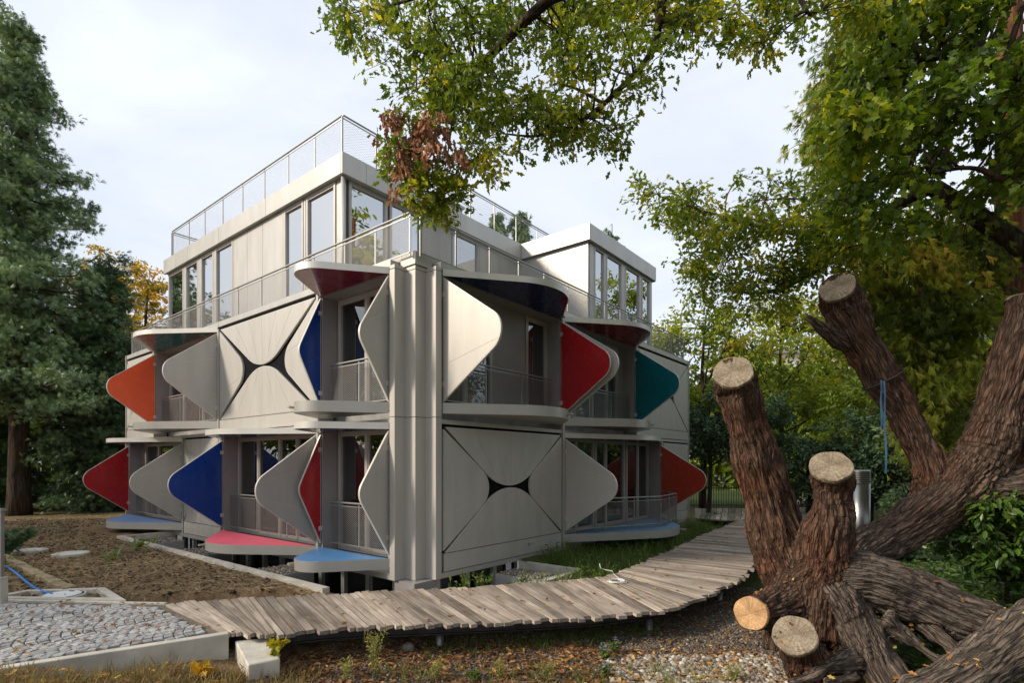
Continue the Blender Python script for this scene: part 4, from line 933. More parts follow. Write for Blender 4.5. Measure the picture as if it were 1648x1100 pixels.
def tree(name, label, base, limbs, clumps, T, leaf, per, mat, bark=None, group=None, mode='twig', flat_=.75, droop=.3, seed=1, cat='tree', twig_r=.012, twig_draw=True, upn=.8, tw=6, jit=.12, connect=True):
    rng = np.random.default_rng(seed); t = empty(name, base); tag(t, label, cat, group); b0 = Vector(base); m = MB(); pool = []
    for pts, r0, r1 in limbs:
        c = smooth_curve(pts, 6); n = len(c); m.tube([p-b0 for p in c], [r0+(r1-r0)*(i/(n-1))**.8 for i in range(n)], 10 if r0 > .1 else 6)
        pool += [(p, r0+(r1-r0)*(i/(n-1))) for i, p in enumerate(c)]
    PA = np.array([tuple(p) for p, r in pool]); 
    if connect:
        for (c, R, mul, tnt) in clumps:
            c = Vector(c); dd = np.linalg.norm(PA-np.array(c), axis=1)+np.maximum(0, PA[:,2]-c.z)*.4; k_ = int(np.argmin(dd)); p, r = pool[k_]; p = Vector(p); ln = (c-p).length
            if ln < .05: continue
            md_ = p.lerp(c, .5)+Vector((rng.normal()*.08*ln, rng.normal()*.08*ln, .1*ln)); r_ = min(r*.7, twig_r*1.2+ln*.012)
            m.tube([q-b0 for q in smooth_curve([p, md_, c], 4)], [r_*(1-.7*i/8) for i in range(9)], 5, caps=False)
    P, D, Tn, tws = clump_leaves(clumps, per, leaf, rng, mode, flat_, droop, tw, jit)
    if twig_draw:
        for a, b in tws: m.tube([Vector(a)-b0, Vector(b)-b0], [twig_r*.7, twig_r*.25], 3, caps=False)
    m.build('trunk', bark or M['treebark'], t, smooth=True, recalc=False)
    nr = unit(rng.normal(size=P.shape)*.75+np.array([0,0,upn])); sz = leaf*rng.uniform(.7,1.25,len(P))
    leaf_mesh('crown', T, P, D, nr, sz, Tn, mat, t)
    return t
def inpoly_px(poly, n, d0, d1, rng, rad, tint=.5, mul=(.7,1.2), tsp=.12):
    xs = [p[0] for p in poly]; ys = [p[1] for p in poly]; res = []; tries = 0
    while len(res) < n and tries < n*60:
        tries += 1; x = rng.uniform(min(xs), max(xs)); y = rng.uniform(min(ys), max(ys))
        if inpoly(x, y, poly): d = rng.uniform(d0, d1); res.append((at(x, y, d), rad*rng.uniform(.7,1.25), rng.uniform(*mul), float(np.clip(tint+rng.normal(0,tsp),0,1))))
    return res
GREEN_OAK = leafmat('oak_leaf', [(0,(0.054,0.097,0.010)), (.45,(0.148,0.218,0.021)), (.72,(0.297,0.322,0.031)), (.9,(0.620,0.506,0.025)), (1,(0.620,0.598,0.034))], trans=.5)
BROWN_L = leafmat('dead_leaf', [(0,(0.102,0.045,0.022)), (.5,(0.289,0.128,0.068)), (1,(0.510,0.256,0.135))], trans=.2, rough=.7)
MAPLE_L = leafmat('maple_leaf', [(0,(0.044,0.085,0.008)), (.55,(0.144,0.225,0.017)), (.80,(0.307,0.362,0.023)), (.93,(0.620,0.620,0.024)), (1,(0.620,0.620,0.033))], trans=.4)
CEDAR_L = leafmat('cedar_spray', [(0,(0.065,0.098,0.017)), (.4,(0.187,0.247,0.033)), (.75,(0.432,0.465,0.055)), (1,(0.576,0.405,0.088))], trans=.42)
DARK_L = leafmat('yew_needles', [(0,(0.027,0.049,0.024)), (.5,(0.071,0.126,0.057)), (1,(0.146,0.226,0.084))], trans=.15)
SEQ_L = leafmat('sequoia_needles', [(0,(0.064,0.100,0.048)), (.5,(0.161,0.239,0.117)), (1,(0.304,0.398,0.183))], trans=.15)
LIGHT_L = leafmat('light_leaf', [(0,(0.077,0.122,0.014)), (.5,(0.204,0.269,0.028)), (.85,(0.387,0.394,0.041)), (1,(0.620,0.484,0.041))], trans=.45)
YEL_L = leafmat('yellow_leaf', [(0,(0.096,0.098,0.012)), (.4,(0.288,0.218,0.020)), (.8,(0.540,0.345,0.025)), (1,(0.576,0.253,0.020))], trans=.5)
LAUREL_L = leafmat('laurel_leaf', [(0,(0.019,0.044,0.010)), (.5,(0.060,0.124,0.018)), (1,(0.151,0.232,0.034))], trans=.25, rough=.38, spec=.4)
WEED_L = leafmat('weed_leaf', [(0,(0.028,0.056,0.010)), (.5,(0.077,0.140,0.019)), (1,(0.196,0.252,0.039))], trans=.35)

rg = np.random.default_rng(5)
# overhanging oak
cl = inpoly_px([(530,-40),(560,45),(625,70),(615,110),(660,150),(740,170),(800,150),(870,110),(930,60),(960,-40)], 62, 6.2, 8.2, rg, .36, .42)
cl += inpoly_px([(650,120),(630,170),(700,230),(760,260),(820,250),(850,215),(900,215),(870,150),(800,130)], 34, 6.4, 8.0, rg, .33, .45)
cl += inpoly_px([(650,290),(665,345),(700,352),(735,325),(750,270),(700,240)], 13, 6.4, 7.0, rg, .27, .5)
cl += inpoly_px([(640,200),(610,215),(640,310),(690,300),(700,220)], 7, 6.4, 7.0, rg, .24, .45)
cl += inpoly_px([(880,20),(900,120),(860,190),(900,225),(970,235),(1000,200),(1010,150),(1045,120),(1100,85),(1140,60),(1100,-40),(960,-40)], 58, 6.4, 8.4, rg, .36, .5)
cl += inpoly_px([(1090,-40),(1110,75),(1170,65),(1230,75),(1265,55),(1300,-40)], 22, 6.6, 8.5, rg, .33, .5)
cl += inpoly_px([(1290,-50),(1300,30),(1350,25),(1410,50),(1440,-50)], 16, 6.8, 8.5, rg, .33, .5)
cl += [(at(x, y, 7.0), r, m_, .5) for x, y, r, m_ in ((800,285,.16,.35),(770,265,.2,.6),(835,240,.2,.6),(885,222,.2,.6),(965,238,.2,.6),(1005,232,.16,.5),(1020,150,.16,.5),(1290,62,.2,.5),(1300,25,.25,.6),(560,20,.3,.7),(590,60,.25,.6),(700,345,.18,.6),(1180,70,.2,.6),(1240,72,.18,.5))]
tb = (4.2, 1.2, -.5)
oakl = [([Vector(tb), Vector((4.1,1.4,2.5)), Vector((3.6,2.2,5.6)), Vector((2.9,3.4,7.2)), Vector((2.4,4.4,8.2))], .42, .13),
        ([Vector((2.4,4.4,8.2)), at(1000,-70,6.3), at(930,-22,6.5), at(880,2,6.6), at(800,78,6.9), at(735,140,7.1), at(690,152,7.1), at(655,140,7.0)], .13, .008),
        ([Vector((2.4,4.4,8.2)), at(1085,-60,6.7), at(1062,30,6.9), at(1045,90,7.1), at(990,150,7.2), at(935,195,7.2), at(870,218,7.2), at(810,215,7.2)], .085, .010),
        ([at(800,78,6.9), at(765,105,6.8), at(735,135,6.8), at(728,190,6.7), at(720,250,6.7), at(705,320,6.7)], .03, .005),
        ([Vector((2.9,3.4,7.2)), at(1250,-70,6.8), at(1285,-10,6.9), at(1300,20,6.9), at(1320,18,7.0)], .08, .010),
        ([at(1000,-70,6.3), at(900,-50,6.8), at(760,-30,7.2), at(640,5,7.4), at(570,20,7.5)], .06, .008),
        ([at(1062,30,6.9), at(1100,40,7.4), at(1150,30,7.6), at(1220,45,7.7)], .03, .006),
        ([at(1120,-40,7.0), at(1110,20,7.2), at(1085,80,7.3)], .04, .008)]
oak = tree('oak_tree', 'oak tree whose leafy boughs hang across the top of the view', tb, oakl, cl, OAK, .105, 84, GREEN_OAK, seed=3, twig_r=.007, jit=.16, tw=7)
# dead brown spray of the oak
bc = inpoly_px([(610,170),(640,150),(690,165),(700,200),(735,200),(748,230),(735,255),(700,240),(665,245),(650,270),(635,300),(620,240)], 22, 6.2, 6.7, rg, .2, .5)
bc += [(at(640,300,6.5), .1, .4, .8)]
P, D, Tn, tws = clump_leaves(bc, 46, .1, rg, 'twig', 1.3, 1.8, 4, .10)
o = leaf_mesh('dead_spray', OAK, P, D, unit(rg.normal(size=P.shape)), .10*rg.uniform(.7,1.2,len(P)), Tn, BROWN_L, oak); o['label'] = 'hanging cluster of dead brown leaves'
# oak reaching in from the right
cl = inpoly_px([(1045,300),(1060,340),(1100,385),(1090,410),(1130,440),(1200,460),(1270,470),(1330,430),(1400,400),(1420,300),(1350,250),(1290,300),(1230,300),(1180,310),(1120,330)], 92, 9.5, 12, rg, .48, .45)
cl += inpoly_px([(1120,400),(1110,480),(1150,485),(1210,500),(1300,520),(1330,470)], 20, 9.5, 11.5, rg, .42, .5, mul=(.4,.8))
cl += [(at(x, y, 10.3), .3, .4, .5) for x, y in ((1040,295),(1060,300),(1065,330),(1120,300),(1190,285),(1240,290),(1120,475),(1085,360))]
tb2 = (12.5, 9.0, -.4)
tree('oak_tree', 'oak tree with dark limb reaching in from the right toward the building', tb2,
     [([Vector(tb2), Vector((12.2,9.2,2.2)), Vector((10.6,9.7,5.0)), at(1500,300,10.8)], .35, .16),
      ([at(1500,300,10.8), at(1420,345,10.8), at(1360,390,10.8), at(1300,442,10.7), at(1240,470,10.6), at(1180,470,10.5)], .15, .012),
      ([at(1480,300,10.8), at(1400,300,10.8), at(1320,372,10.6), at(1250,370,10.5), at(1150,345,10.4), at(1060,315,10.3)], .1, .01)], cl, OAK, .13, 95, GREEN_OAK, seed=8, twig_r=.008, jit=.16)
# maple, upper right
cl = inpoly_px([(1400,-60),(1390,60),(1370,150),(1330,220),(1350,300),(1300,340),(1420,380),(1500,370),(1560,320),(1640,310),(1760,260),(1760,-60)], 120, 7.6, 10.5, rg, .52, .42, tsp=.17)
tb3 = (10.8, 6.2, -.4)
tree('maple_tree', 'dark green maple with yellowing leaves filling the upper right corner', tb3,
     [([Vector(tb3), Vector((10.6,6.4,3.5)), Vector((9.6,7.6,6.8))], .30, .14), ([Vector((9.6,7.6,6.8)), at(1640,120,8.8), at(1540,90,9.0), at(1450,110,9.2), at(1390,160,9.3)], .12, .015),
      ([Vector((10.2,7.0,5.0)), at(1650,300,8.6), at(1560,270,8.8), at(1460,290,9.0), at(1370,310,9.2)], .07, .012)], cl, MAPLE, .13, 105, MAPLE_L, seed=12, twig_r=.009, droop=.5, jit=.18)
# red cedar, trunk at the right edge
cb_ = (at(1632,760,12.5).x, 12.5, -.35)
cl = inpoly_px([(1360,380),(1350,470),(1400,520),(1430,620),(1460,700),(1540,760),(1580,720),(1590,560),(1590,400),(1580,330),(1500,330)], 120, 10.2, 13.5, rg, .55, .45, tsp=.24)
cl += inpoly_px([(1680,400),(1680,760),(1780,760),(1780,400)], 22, 11, 13.5, rg, .6, .5)
cl += inpoly_px([(1310,150),(1285,190),(1320,200),(1275,215),(1300,245),(1360,265),(1430,180),(1440,10),(1340,20),(1345,90)], 62, 10.5, 13.5, rg, .44, .5, tsp=.2)
tree('red_cedar', 'tall red-barked cedar with drooping sprays at the right edge', cb_,
     [([Vector(cb_), Vector((cb_[0],12.5,3)), Vector((cb_[0]-.1,12.5,8)), Vector((cb_[0]-.1,12.5,15))], .48, .2),
      ([Vector((cb_[0],12.5,6)), at(1540,380,12), at(1430,430,11.5)], .07, .02), ([Vector((cb_[0],12.5,10)), at(1480,100,12), at(1330,160,11.8)], .08, .015),
      ([Vector((cb_[0],12.5,4)), at(1550,560,12), at(1460,620,11.6)], .07, .02)], cl, CEDAR, .19, 115, CEDAR_L, bark=M['redbark'], seed=15, droop=1.1, flat_=.9, jit=.22, cat='tree')
# pale green trees behind the boardwalk
def crown(c, R, n, rng, rad, tint, squash=1.0, hollow=.55):
    v = unit(rng.normal(size=(n,3))); r = (hollow**3+(1-hollow**3)*rng.random(n))**(1/3)
    return [(Vector(c)+Vector(tuple(v[i]*r[i]*np.array(R)))*1.0, rad*rng.uniform(.7,1.3), rng.uniform(.7,1.2), float(np.clip(tint+rng.normal(0,.12)+.12*v[i][2],0,1))) for i in range(n)]
def simple_tree(name, label, px, d, h, R, zc, n, per, leaf, mat, tint, seed, T=LEAF, rad=.9, trunk=.2, group=None, mode='twig', x=None, base_z=-.2, cat='tree', **kw):
    rng = np.random.default_rng(seed); x = at(px,746,d).x if x is None else x; base = (x, d, base_z)
    cl_ = crown((x, d, zc), R, n, rng, rad, tint)
    lim = [([Vector(base), Vector((x+.1, d, zc*.5)), Vector((x, d, zc)), Vector((x+.2, d, zc+R[2]*.7))], trunk, .04)]
    for k_ in range(6):
        a = k_*1.05+rng.random(); lim.append(([Vector((x, d, zc*.5+k_*.12*R[2])), Vector((x+math.cos(a)*R[0]*.4, d+math.sin(a)*R[1]*.4, zc*.6+k_*.16*R[2])), Vector((x+math.cos(a)*R[0]*.75, d+math.sin(a)*R[1]*.75, zc*.75+k_*.2*R[2]))], trunk*.4, .02))
    return tree(name, label, base, lim, cl_, T, leaf, per, mat, group=group, seed=seed, mode=mode, twig_draw=False, cat=cat, **kw)
G1 = 'pale green trees behind the boardwalk'
simple_tree('ash_tree', 'pale green tree just past the right end of the building', 1130, 27, 9, (2.8,2.2,4.0), 6.8, 78, 130, .24, LIGHT_L, .45, 31, group=G1, rad=.95)
simple_tree('ash_tree', 'airy yellow-green tree between the leaning sawn limbs', 1255, 30, 9, (3.8,2.4,4.2), 7.6, 84, 120, .26, LIGHT_L, .55, 32, group=G1, rad=1.05)
simple_tree('ash_tree', 'yellow-green tree behind the rear sawn limb', 1390, 33, 8, (3.4,2.4,4.0), 6.4, 56, 120, .26, LIGHT_L, .4, 33, group=G1, rad=1.1)
simple_tree('ash_tree', 'tall green tree rising behind the oak bough at right', 1435, 25, 15, (3.2,3.0,6.0), 8.6, 80, 120, .26, LIGHT_L, .35, 34, group=G1, rad=1.1)
G2 = 'dark evergreen shrubs along the fence'
for i, (px, d, w_, h_, lb) in enumerate(((1140,24,1.6,3.0,'dark evergreen shrub nearest the right end of the building'),(1215,25,1.7,3.2,'dark evergreen shrub behind the tall leaning limb'),(1300,24,2.0,3.5,'dark evergreen shrub between the two sawn limbs'),
                                      (1400,22,2.2,4.2,'dark evergreen shrub behind the steel cylinder'),(1490,20,2.0,4.2,'dark evergreen shrub behind the forked limb'),(1590,19,2.4,4.6,'dark evergreen shrub at the far right behind the cedar trunk'))):
    simple_tree('yew_shrub', lb, px, d, h_, (w_,1.4,1.7 if i < 2 else h_*.48), 4.0 if i < 2 else h_*.56, 46, 110, .20, DARK_L, .4, 40+i, T=LEAF, rad=.7, trunk=.12, group=G2, cat='shrub')
for i, (px, d, h_, lb) in enumerate(((1442,14.5,1.55,'small dark conical conifer just right of the steel cylinder'),(1492,14.0,1.5,'small dark conical conifer under the forked limb'))):
    x = at(px,746,d).x; rng = np.random.default_rng(50+i); cl_ = []
    for k_ in range(70):
        t = rng.random(); a = rng.random()*6.28; r = .5*(1-t)+.05; cl_.append((Vector((x+math.cos(a)*r*.8, d+math.sin(a)*r*.8, -.2+t*h_)), .2, 1, .5+.2*rng.normal()))
    tree('dwarf_conifer', lb, (x, d, -.35), [([Vector((x,d,-.35)), Vector((x,d,.5)), Vector((x,d,h_-.2))], .05, .01)], cl_, NEEDLE, .12, 26, DARK_L, group='small conical conifers', seed=60+i, twig_draw=False, cat='shrub')
# laurel at the right edge
cl = inpoly_px([(1535,810),(1530,860),(1560,900),(1640,935),(1760,940),(1760,780),(1600,790)], 120, 7.8, 9.6, rg, .36, .5)
lb_ = (at(1620,746,8.9).x, 8.9, -.4)
tree('laurel_shrub', 'glossy green laurel shrub at the right edge below the horizontal limb', lb_, [([Vector(lb_), Vector((lb_[0],8.9,.2)), Vector((lb_[0]-.2,8.8,.9))], .05, .015)], cl, LEAF, .13, 85, LAUREL_L, seed=70, cat='shrub', upn=1.2)
# weeping conifers behind the roof, and one more top
for i, (px, ytop, d, w_, lb) in enumerate(((803,338,34,.7,'left one of two drooping conifer tops behind the roof rail'),(836,336,34,1.0,'right one of two drooping conifer tops behind the roof rail'),(985,358,38,1.1,'conifer top peeping over the right roof wing'))):
    top = at(px, ytop, d); rng = np.random.default_rng(80+i); x = top.x; h_ = top.z; cl_ = []
    for k_ in range(80):
        t = rng.random()**.8; a = rng.random()*6.28; r = w_*(.25+.75*t)*rng.random()**.5; cl_.append((Vector((x+math.cos(a)*r, d+math.sin(a)*r, h_-.1-t*8)), .45, 1, .55+.15*rng.normal()))
    tree('weeping_conifer', lb, (x, d, -.2), [([Vector((x,d,-.2)), Vector((x,d,h_*.5)), Vector((x,d,h_-.1))], .25, .02)], cl_, CEDAR, .38, 36, SEQ_L, group='drooping conifers behind the roof', seed=90+i, droop=1.6, twig_draw=False)

# ------------------------------------------------------------ left side trees
def conifer(name, label, x, y, h, z0, R, n, per, leaf, mat, seed, tint=.5, trunk=.7, bark=None, group=None, prof=None, T=NEEDLE):
    rng = np.random.default_rng(seed); base = (x, y, -.2); lim = [([Vector(base), Vector((x,y,h*.3)), Vector((x,y,h*.7)), Vector((x,y,h))], trunk, .04)]; cl_ = []
    prof = prof or (lambda t: (1-t)**.75)
    for k_ in range(n):
        t = k_/n; z = z0+(h-z0)*t+rng.normal()*.2; a = k_*2.4+rng.normal()*.25; r = R*prof(t)*rng.uniform(.65,1.12)+.15
        e = Vector((x+math.cos(a)*r, y+math.sin(a)*r, z-.10*r)); md_ = Vector((x+math.cos(a)*r*.5, y+math.sin(a)*r*.5, z-.16*r))
        lim.append(([Vector((x,y,z)), md_, e], .03+.016*r, .01))
        nn = max(2, int(r/.55)+1)
        for j in range(nn):
            f = (j+1)/nn; c = Vector((x+math.cos(a)*r*f, y+math.sin(a)*r*f, z-.10*r+.12*math.sin(f*3))); cl_.append((c+Vector((rng.normal()*.25, rng.normal()*.25, rng.normal()*.12)), .42+.22*(1-f)+.1*(1-t), 1, tint+rng.normal()*.13+.1*f))
    return tree(name, label, base, lim, cl_, T, leaf, per, mat, bark=bark, group=group, seed=seed, flat_=.55, droop=.25, twig_draw=False, connect=False, jit=.2)
conifer('sequoia_tree', 'towering blue-green conifer with bare brown trunk at the left edge', -21.9, 24.0, 21.9, 5.0, 5.2, 210, 44, .24, SEQ_L, 101, trunk=.50, bark=M['treebark'], prof=lambda t: (1-t)**.95*(.80+.30*math.sin(t*25)))
G3 = 'dark yews on the left'
for i, (x, y, h_, z0, R, lb) in enumerate(((-19.4, 26.0, 12.0, .4, 2.6, 'dark yew with drooping boughs just right of the big conifer trunk'),(-22.0, 28.5, 11.5, .3, 3.6, 'dark yew standing directly behind the big conifer trunk'),(-20.3, 30.5, 8.6, .3, 2.6, 'dark yew half hidden behind the red and orange shutters'),(-26, 26, 8, .3, 2.6, 'dark yew at the very left edge'))):
    conifer('yew_tree', lb, x, y, h_, z0, R, 120, 34, .25, DARK_L, 110+i, trunk=.22, group=G3, tint=.45, prof=lambda t: (1-t**2.2)*(.8+.25*math.sin(t*31)))
G4 = 'yellow autumn trees beyond the yews'
simple_tree('autumn_tree', 'golden autumn tree with airy crown beside the building at left', 234, 36, 12, (2.2,2.2,4.4), 11.2, 64, 90, .24, YEL_L, .5, 121, group=G4, rad=.85)
simple_tree('autumn_tree', 'golden autumn tree behind the dark yews at left', 178, 40, 13, (3.2,2.6,4.8), 13.2, 70, 90, .26, YEL_L, .42, 122, group=G4, rad=1.0)
simple_tree('autumn_tree', 'yellow-green autumn tree far left behind the conifer', 70, 42, 12, (4.5,2.6,5.0), 9.0, 70, 100, .28, LIGHT_L, .6, 123, group=G4, rad=1.1)
# park trees to the left of the view, whose shade lies on the lower facade
G5 = 'park trees beyond the left edge of the view'
for i, (x, y, h_, lb) in enumerate(((-20.5,6.6,10.2,'park tree left of the view, nearest the path'),(-22.5,11.2,10.6,'park tree left of the view, in the middle of the row'),(-24.0,16.0,9.6,'park tree left of the view, next to the big conifer'))):
    simple_tree('park_tree', lb, 0, y, h_, (3.0,3.0,h_*.42), h_*.56, 70, 70, .34, LIGHT_L, .35, 130+i, x=x, group=G5, rad=1.1, trunk=.3)

# far belt of trees closing the view
rng = np.random.default_rng(140); n = 52000; ang = rng.uniform(-.98, .98, n); dist = rng.uniform(50, 64, n); hh = (6.5+4.5*vnoise(np.column_stack([ang*14, ang*0, ang*0]), 3)+2.5*vnoise(np.column_stack([ang*47, ang*0, ang*0]), 4))
z = hh*rng.random(n)**.8-.3; P = np.column_stack([np.sin(ang)*dist, np.cos(ang)*dist, z]); tt = np.clip(.35+.5*(vnoise(P*.35, 6)-.5)*1.6+rng.normal(0,.1,n), 0, 1)
o = leaf_mesh('far_woodland', LEAF, P, unit(rng.normal(size=P.shape)), unit(rng.normal(size=P.shape)+np.array([0,-.5,.5])), .85*rng.uniform(.6,1.3,n), tt, LIGHT_L, None)
tag(o, 'distant belt of garden trees and hedges behind everything', kind='stuff')

# far apartment block glimpsed through the trees, fence
fb = empty('far_building', (at(1275,746,58).x, 58, 0)); tag(fb, 'pale pinkish apartment block glimpsed through the trees behind the sawn limbs', 'building')
part('wall', flat('far_render', (.52,.42,.36), rough=.9, var=.06), [(-6, 8, 0, 8, -1, 14)], parent=fb); part('roof', M['concdark'], [(-6.4, 8.4, -.4, 8.4, 14.01, 14.4)], parent=fb)
for fl in range(4):
    part('balcony_band', M['rim'], [(-6.2, 8.2, -1.0, -.01, 2.6+fl*3.2, 3.3+fl*3.2)], parent=fb)
    for k_ in range(5): 
        wn = MB(); wn.box(-5.3+k_*2.7, -3.7+k_*2.7, -.06, .05, .9+fl*3.2, 2.5+fl*3.2); wo = wn.build('window', M['frame'], fb); wn = MB(); wn.box(-5.2+k_*2.7, -3.8+k_*2.7, -.075, -.061, 1.0+fl*3.2, 2.4+fl*3.2); wn.build('pane', M['glass_base'], wo)
f0, f1 = (at(1108,746,28).x, 28.0), (at(1300,746,28).x, 28.0)
fe = empty('iron_fence', (f0[0], 28, -.15)); tag(fe, 'black iron railing fence at the far end of the boardwalk', 'fence')
part('rail', M['beam'], [(0, f1[0]-f0[0], -.02, .02, 1.05, 1.09)], parent=fe); part('rail', M['beam'], [(0, f1[0]-f0[0], -.02, .02, .15, .19)], parent=fe)
k_ = 0.0
while k_ < f1[0]-f0[0]: part('bar', M['beam'], [(k_, k_+.022, -.011, .011, 0, 1.2)], parent=fe); k_ += .13
for i, (x, y, h_, R_, lb) in enumerate(((19,4,19,5.0,'garden tree off to the right of the view'),(24,13,20,5.2,'garden tree beyond the right edge of the view'),(17.5,10.0,21,4.6,'garden tree just outside the right edge of the view'),(9,-10,13,4.5,'garden tree standing behind the viewpoint to the right'),(-7,-12,12,4.5,'garden tree standing behind the viewpoint to the left'),(19,-6,17,4.8,'garden tree far behind the viewpoint on the right'))):
    simple_tree('garden_tree', lb, 0, y, h_, (R_,R_,h_*.42), h_*.55, 80, 60, .40, LIGHT_L, .3, 150+i, x=x, group='garden trees around the viewpoint', rad=1.4, trunk=.35)

# ------------------------------------------------------------ ground litter and small plants
def scatter(n, x0, x1, y0, y1, rng, keep=None):
    P = np.column_stack([rng.uniform(x0, x1, n), rng.uniform(y0, y1, n)])
    if keep is not None: P = P[keep(P)]
    return P
def in_poly_np(P, poly):
    c = np.zeros(len(P), bool); x, y = P[:,0], P[:,1]
    for i in range(len(poly)):
        (x0,y0),(x1,y1) = poly[i], poly[(i+1) % len(poly)]
        if y0 == y1: continue
        m_ = ((y0 > y) != (y1 > y)) & (x < (x1-x0)*(y-y0)/(y1-y0)+x0); c ^= m_
    return c
def bu(P): d = P-np.array(C0); return d@np.array(DR), d@np.array(DL)
WALKPOLY = [tuple(p[0]) for p in PAIRS[2:]]+[tuple(p[1]) for p in reversed(PAIRS[2:])]
def outside_bld(P): u, v = bu(P); return ~((u > -1.6) & (v > -1.7) & (u < 14.2) & (v < 16)) 
# pebbles
phi = (1+5**.5)/2; ico = np.array([(-1,phi,0),(1,phi,0),(-1,-phi,0),(1,-phi,0),(0,-1,phi),(0,1,phi),(0,-1,-phi),(0,1,-phi),(phi,0,-1),(phi,0,1),(-phi,0,-1),(-phi,0,1)])/1.9
icf = np.array([(0,11,5),(0,5,1),(0,1,7),(0,7,10),(0,10,11),(1,5,9),(5,11,4),(11,10,2),(10,7,6),(7,1,8),(3,9,4),(3,4,2),(3,2,6),(3,6,8),(3,8,9),(4,9,5),(2,4,11),(6,2,10),(8,6,7),(9,8,1)])
ico[:,2] *= .7
rng = np.random.default_rng(201)
PEB = tintmat('pebble', [(0,(.045,.034,.025)),(.5,(.155,.125,.096)),(.82,(.28,.245,.20)),(1,(.50,.47,.41))], rough=.8)
def pebbles(name, P, s0, s1, mu, label, sd=.2):
    n = len(P); h = ground_h(P); sz = rng.uniform(s0, s1, n)*rng.uniform(.8,1.3,n)
    o = leaf_mesh(name, (ico, icf), np.column_stack([P, h+sz*.25]), rng.normal(size=(n,3))*np.array([1,1,.2]), np.array([[0,0,1.]])+rng.normal(size=(n,3))*.25, sz, np.clip(rng.normal(mu, sd, n),0,1), PEB, None)
    o.data.polygons.foreach_set('use_smooth', [True]*len(o.data.polygons)); return tag(o, label, kind='stuff')
P = scatter(26000, -2.6, 5.2, 5.9, 11.5, rng, lambda P: (path_dist(P) > .15) & (P[:,0]/P[:,1] > -.42) & (P[:,0]/P[:,1] < .62))
P = P[:11000]; pebbles('gravel', P, .011, .023, .42, 'grey-brown gravel in front of the boardwalk')
P = scatter(4200, 1.2, 3.6, 5.9, 7.4, rng); pebbles('pebbles', P, .014, .040, .78, 'pale rounded pebbles left of the fallen tree', .16)
for j, (u0, u1, v0, v1) in enumerate(BOXES):
    n = 500; U = rng.uniform(u0+.05,u1-.05,n); V_ = rng.uniform(v0+.05,v1-.05,n); Q = np.array(C0)+U[:,None]*np.array(DR)+V_[:,None]*np.array(DL)
    o = leaf_mesh('gravel', (ico, icf), np.column_stack([Q, np.full(n,-.125)]), rng.normal(size=(n,3)), rng.normal(size=(n,3)), rng.uniform(.015,.035,n), np.clip(rng.normal(.6,.2,n),0,1), PEB, None)
    tag(o, 'gravel filling a concrete planter box at the base of the building', kind='stuff')
# fallen leaves
LIT = leafmat('fallen_leaf', [(0,(.07,.03,.012)),(.35,(.19,.085,.03)),(.65,(.38,.18,.05)),(.88,(.50,.30,.08)),(1,(.55,.42,.10))], trans=.15, rough=.7)
def litter(name, P, z, size, label, mu=.45, T=OAK, kind='stuff'):
    n = len(P); o = leaf_mesh(name, T, np.column_stack([P, z]), rng.normal(size=(n,3))*np.array([1,1,.18]), np.array([[0,0,1.]])+rng.normal(size=(n,3))*.35, size*rng.uniform(.6,1.25,n), np.clip(rng.normal(mu,.24,n),0,1), LIT, None)
    return tag(o, label, kind=kind)
P = scatter(900, -9, -3.6, 4.5, 8.6, rng, lambda P: in_poly_np(P, poly)); litter('fallen_leaves', P[:330], np.full(min(len(P),330), .02), .085, 'dry brown leaves scattered on the granite setts')
P = scatter(4000, -5, 10, 6.7, 21, rng, lambda P: in_poly_np(P, WALKPOLY)); litter('fallen_leaves', P[:300], np.full(min(len(P),300), .016), .085, 'orange and brown leaves scattered on the boards')
P = scatter(2600, -2.8, 5.5, 5.7, 11, rng, lambda P: path_dist(P) > .4); litter('fallen_leaves', P[:1500], ground_h(P[:1500])+.025, .085, 'brown and orange leaves lying on the gravel')
P = scatter(750, .6, 3.4, 5.8, 7.6, rng); litter('fallen_leaves', P, ground_h(P)+.03, .09, 'orange leaf drift beside the pale pebbles', .62)
P = scatter(2600, -3.0, 1.6, 6.2, 7.9, rng, lambda P: path_dist(P) > .5); litter('fallen_leaves', P, ground_h(P)+.03, .09, 'dark leaf litter along the boardwalk beam', .25)
P = scatter(900, 2.5, 8, 5.2, 7.3, rng); litter('fallen_leaves', P, ground_h(P)+.03, .09, 'leaves scattered among the roots of the fallen tree', .45)
# straw and clods on the bare soil
STRAW = tintmat('straw', [(0,(.12,.08,.04)),(.5,(.32,.24,.125)),(1,(.55,.46,.28))], rough=.85)
soilkeep = lambda P: (path_dist(P) < -1.15) & outside_bld(P) & (bu(P)[1] > -1)
P = scatter(90000, -20, -2.2, 8.4, 24, rng, soilkeep); wgt = rng.random(len(P)) < np.clip(11/P[:,1], 0, 1)**1.5; P = P[wgt][:26000]; n = len(P)
STR = half_leaf([(0,.02),(.35,.03),(.7,.024),(1,0)])
o = leaf_mesh('straw', STR, np.column_stack([P, ground_h(P)+.012+.02*rng.random(n)]), rng.normal(size=(n,3))*np.array([1,1,.22]), np.array([[0,0,1.]])+rng.normal(size=(n,3))*.4, rng.uniform(.07,.26,n), np.clip(rng.normal(.68,.22,n),0,1), STRAW, None); tag(o, 'dry straw and dead stalks mulching the bare soil', kind='stuff')
P = scatter(30000, -20, -2.2, 8.4, 22, rng, soilkeep)[:9000]; n = len(P)
o = leaf_mesh('soil_clods', (ico, icf), np.column_stack([P, ground_h(P)]), rng.normal(size=(n,3)), rng.normal(size=(n,3)), rng.uniform(.012,.05,n), np.clip(rng.normal(.15,.12,n),0,1), tintmat('clod', [(0,(.04,.026,.016)),(1,(.30,.215,.14))], rough=.95), None); tag(o, 'crumbled brown clods on the bare soil', kind='stuff')
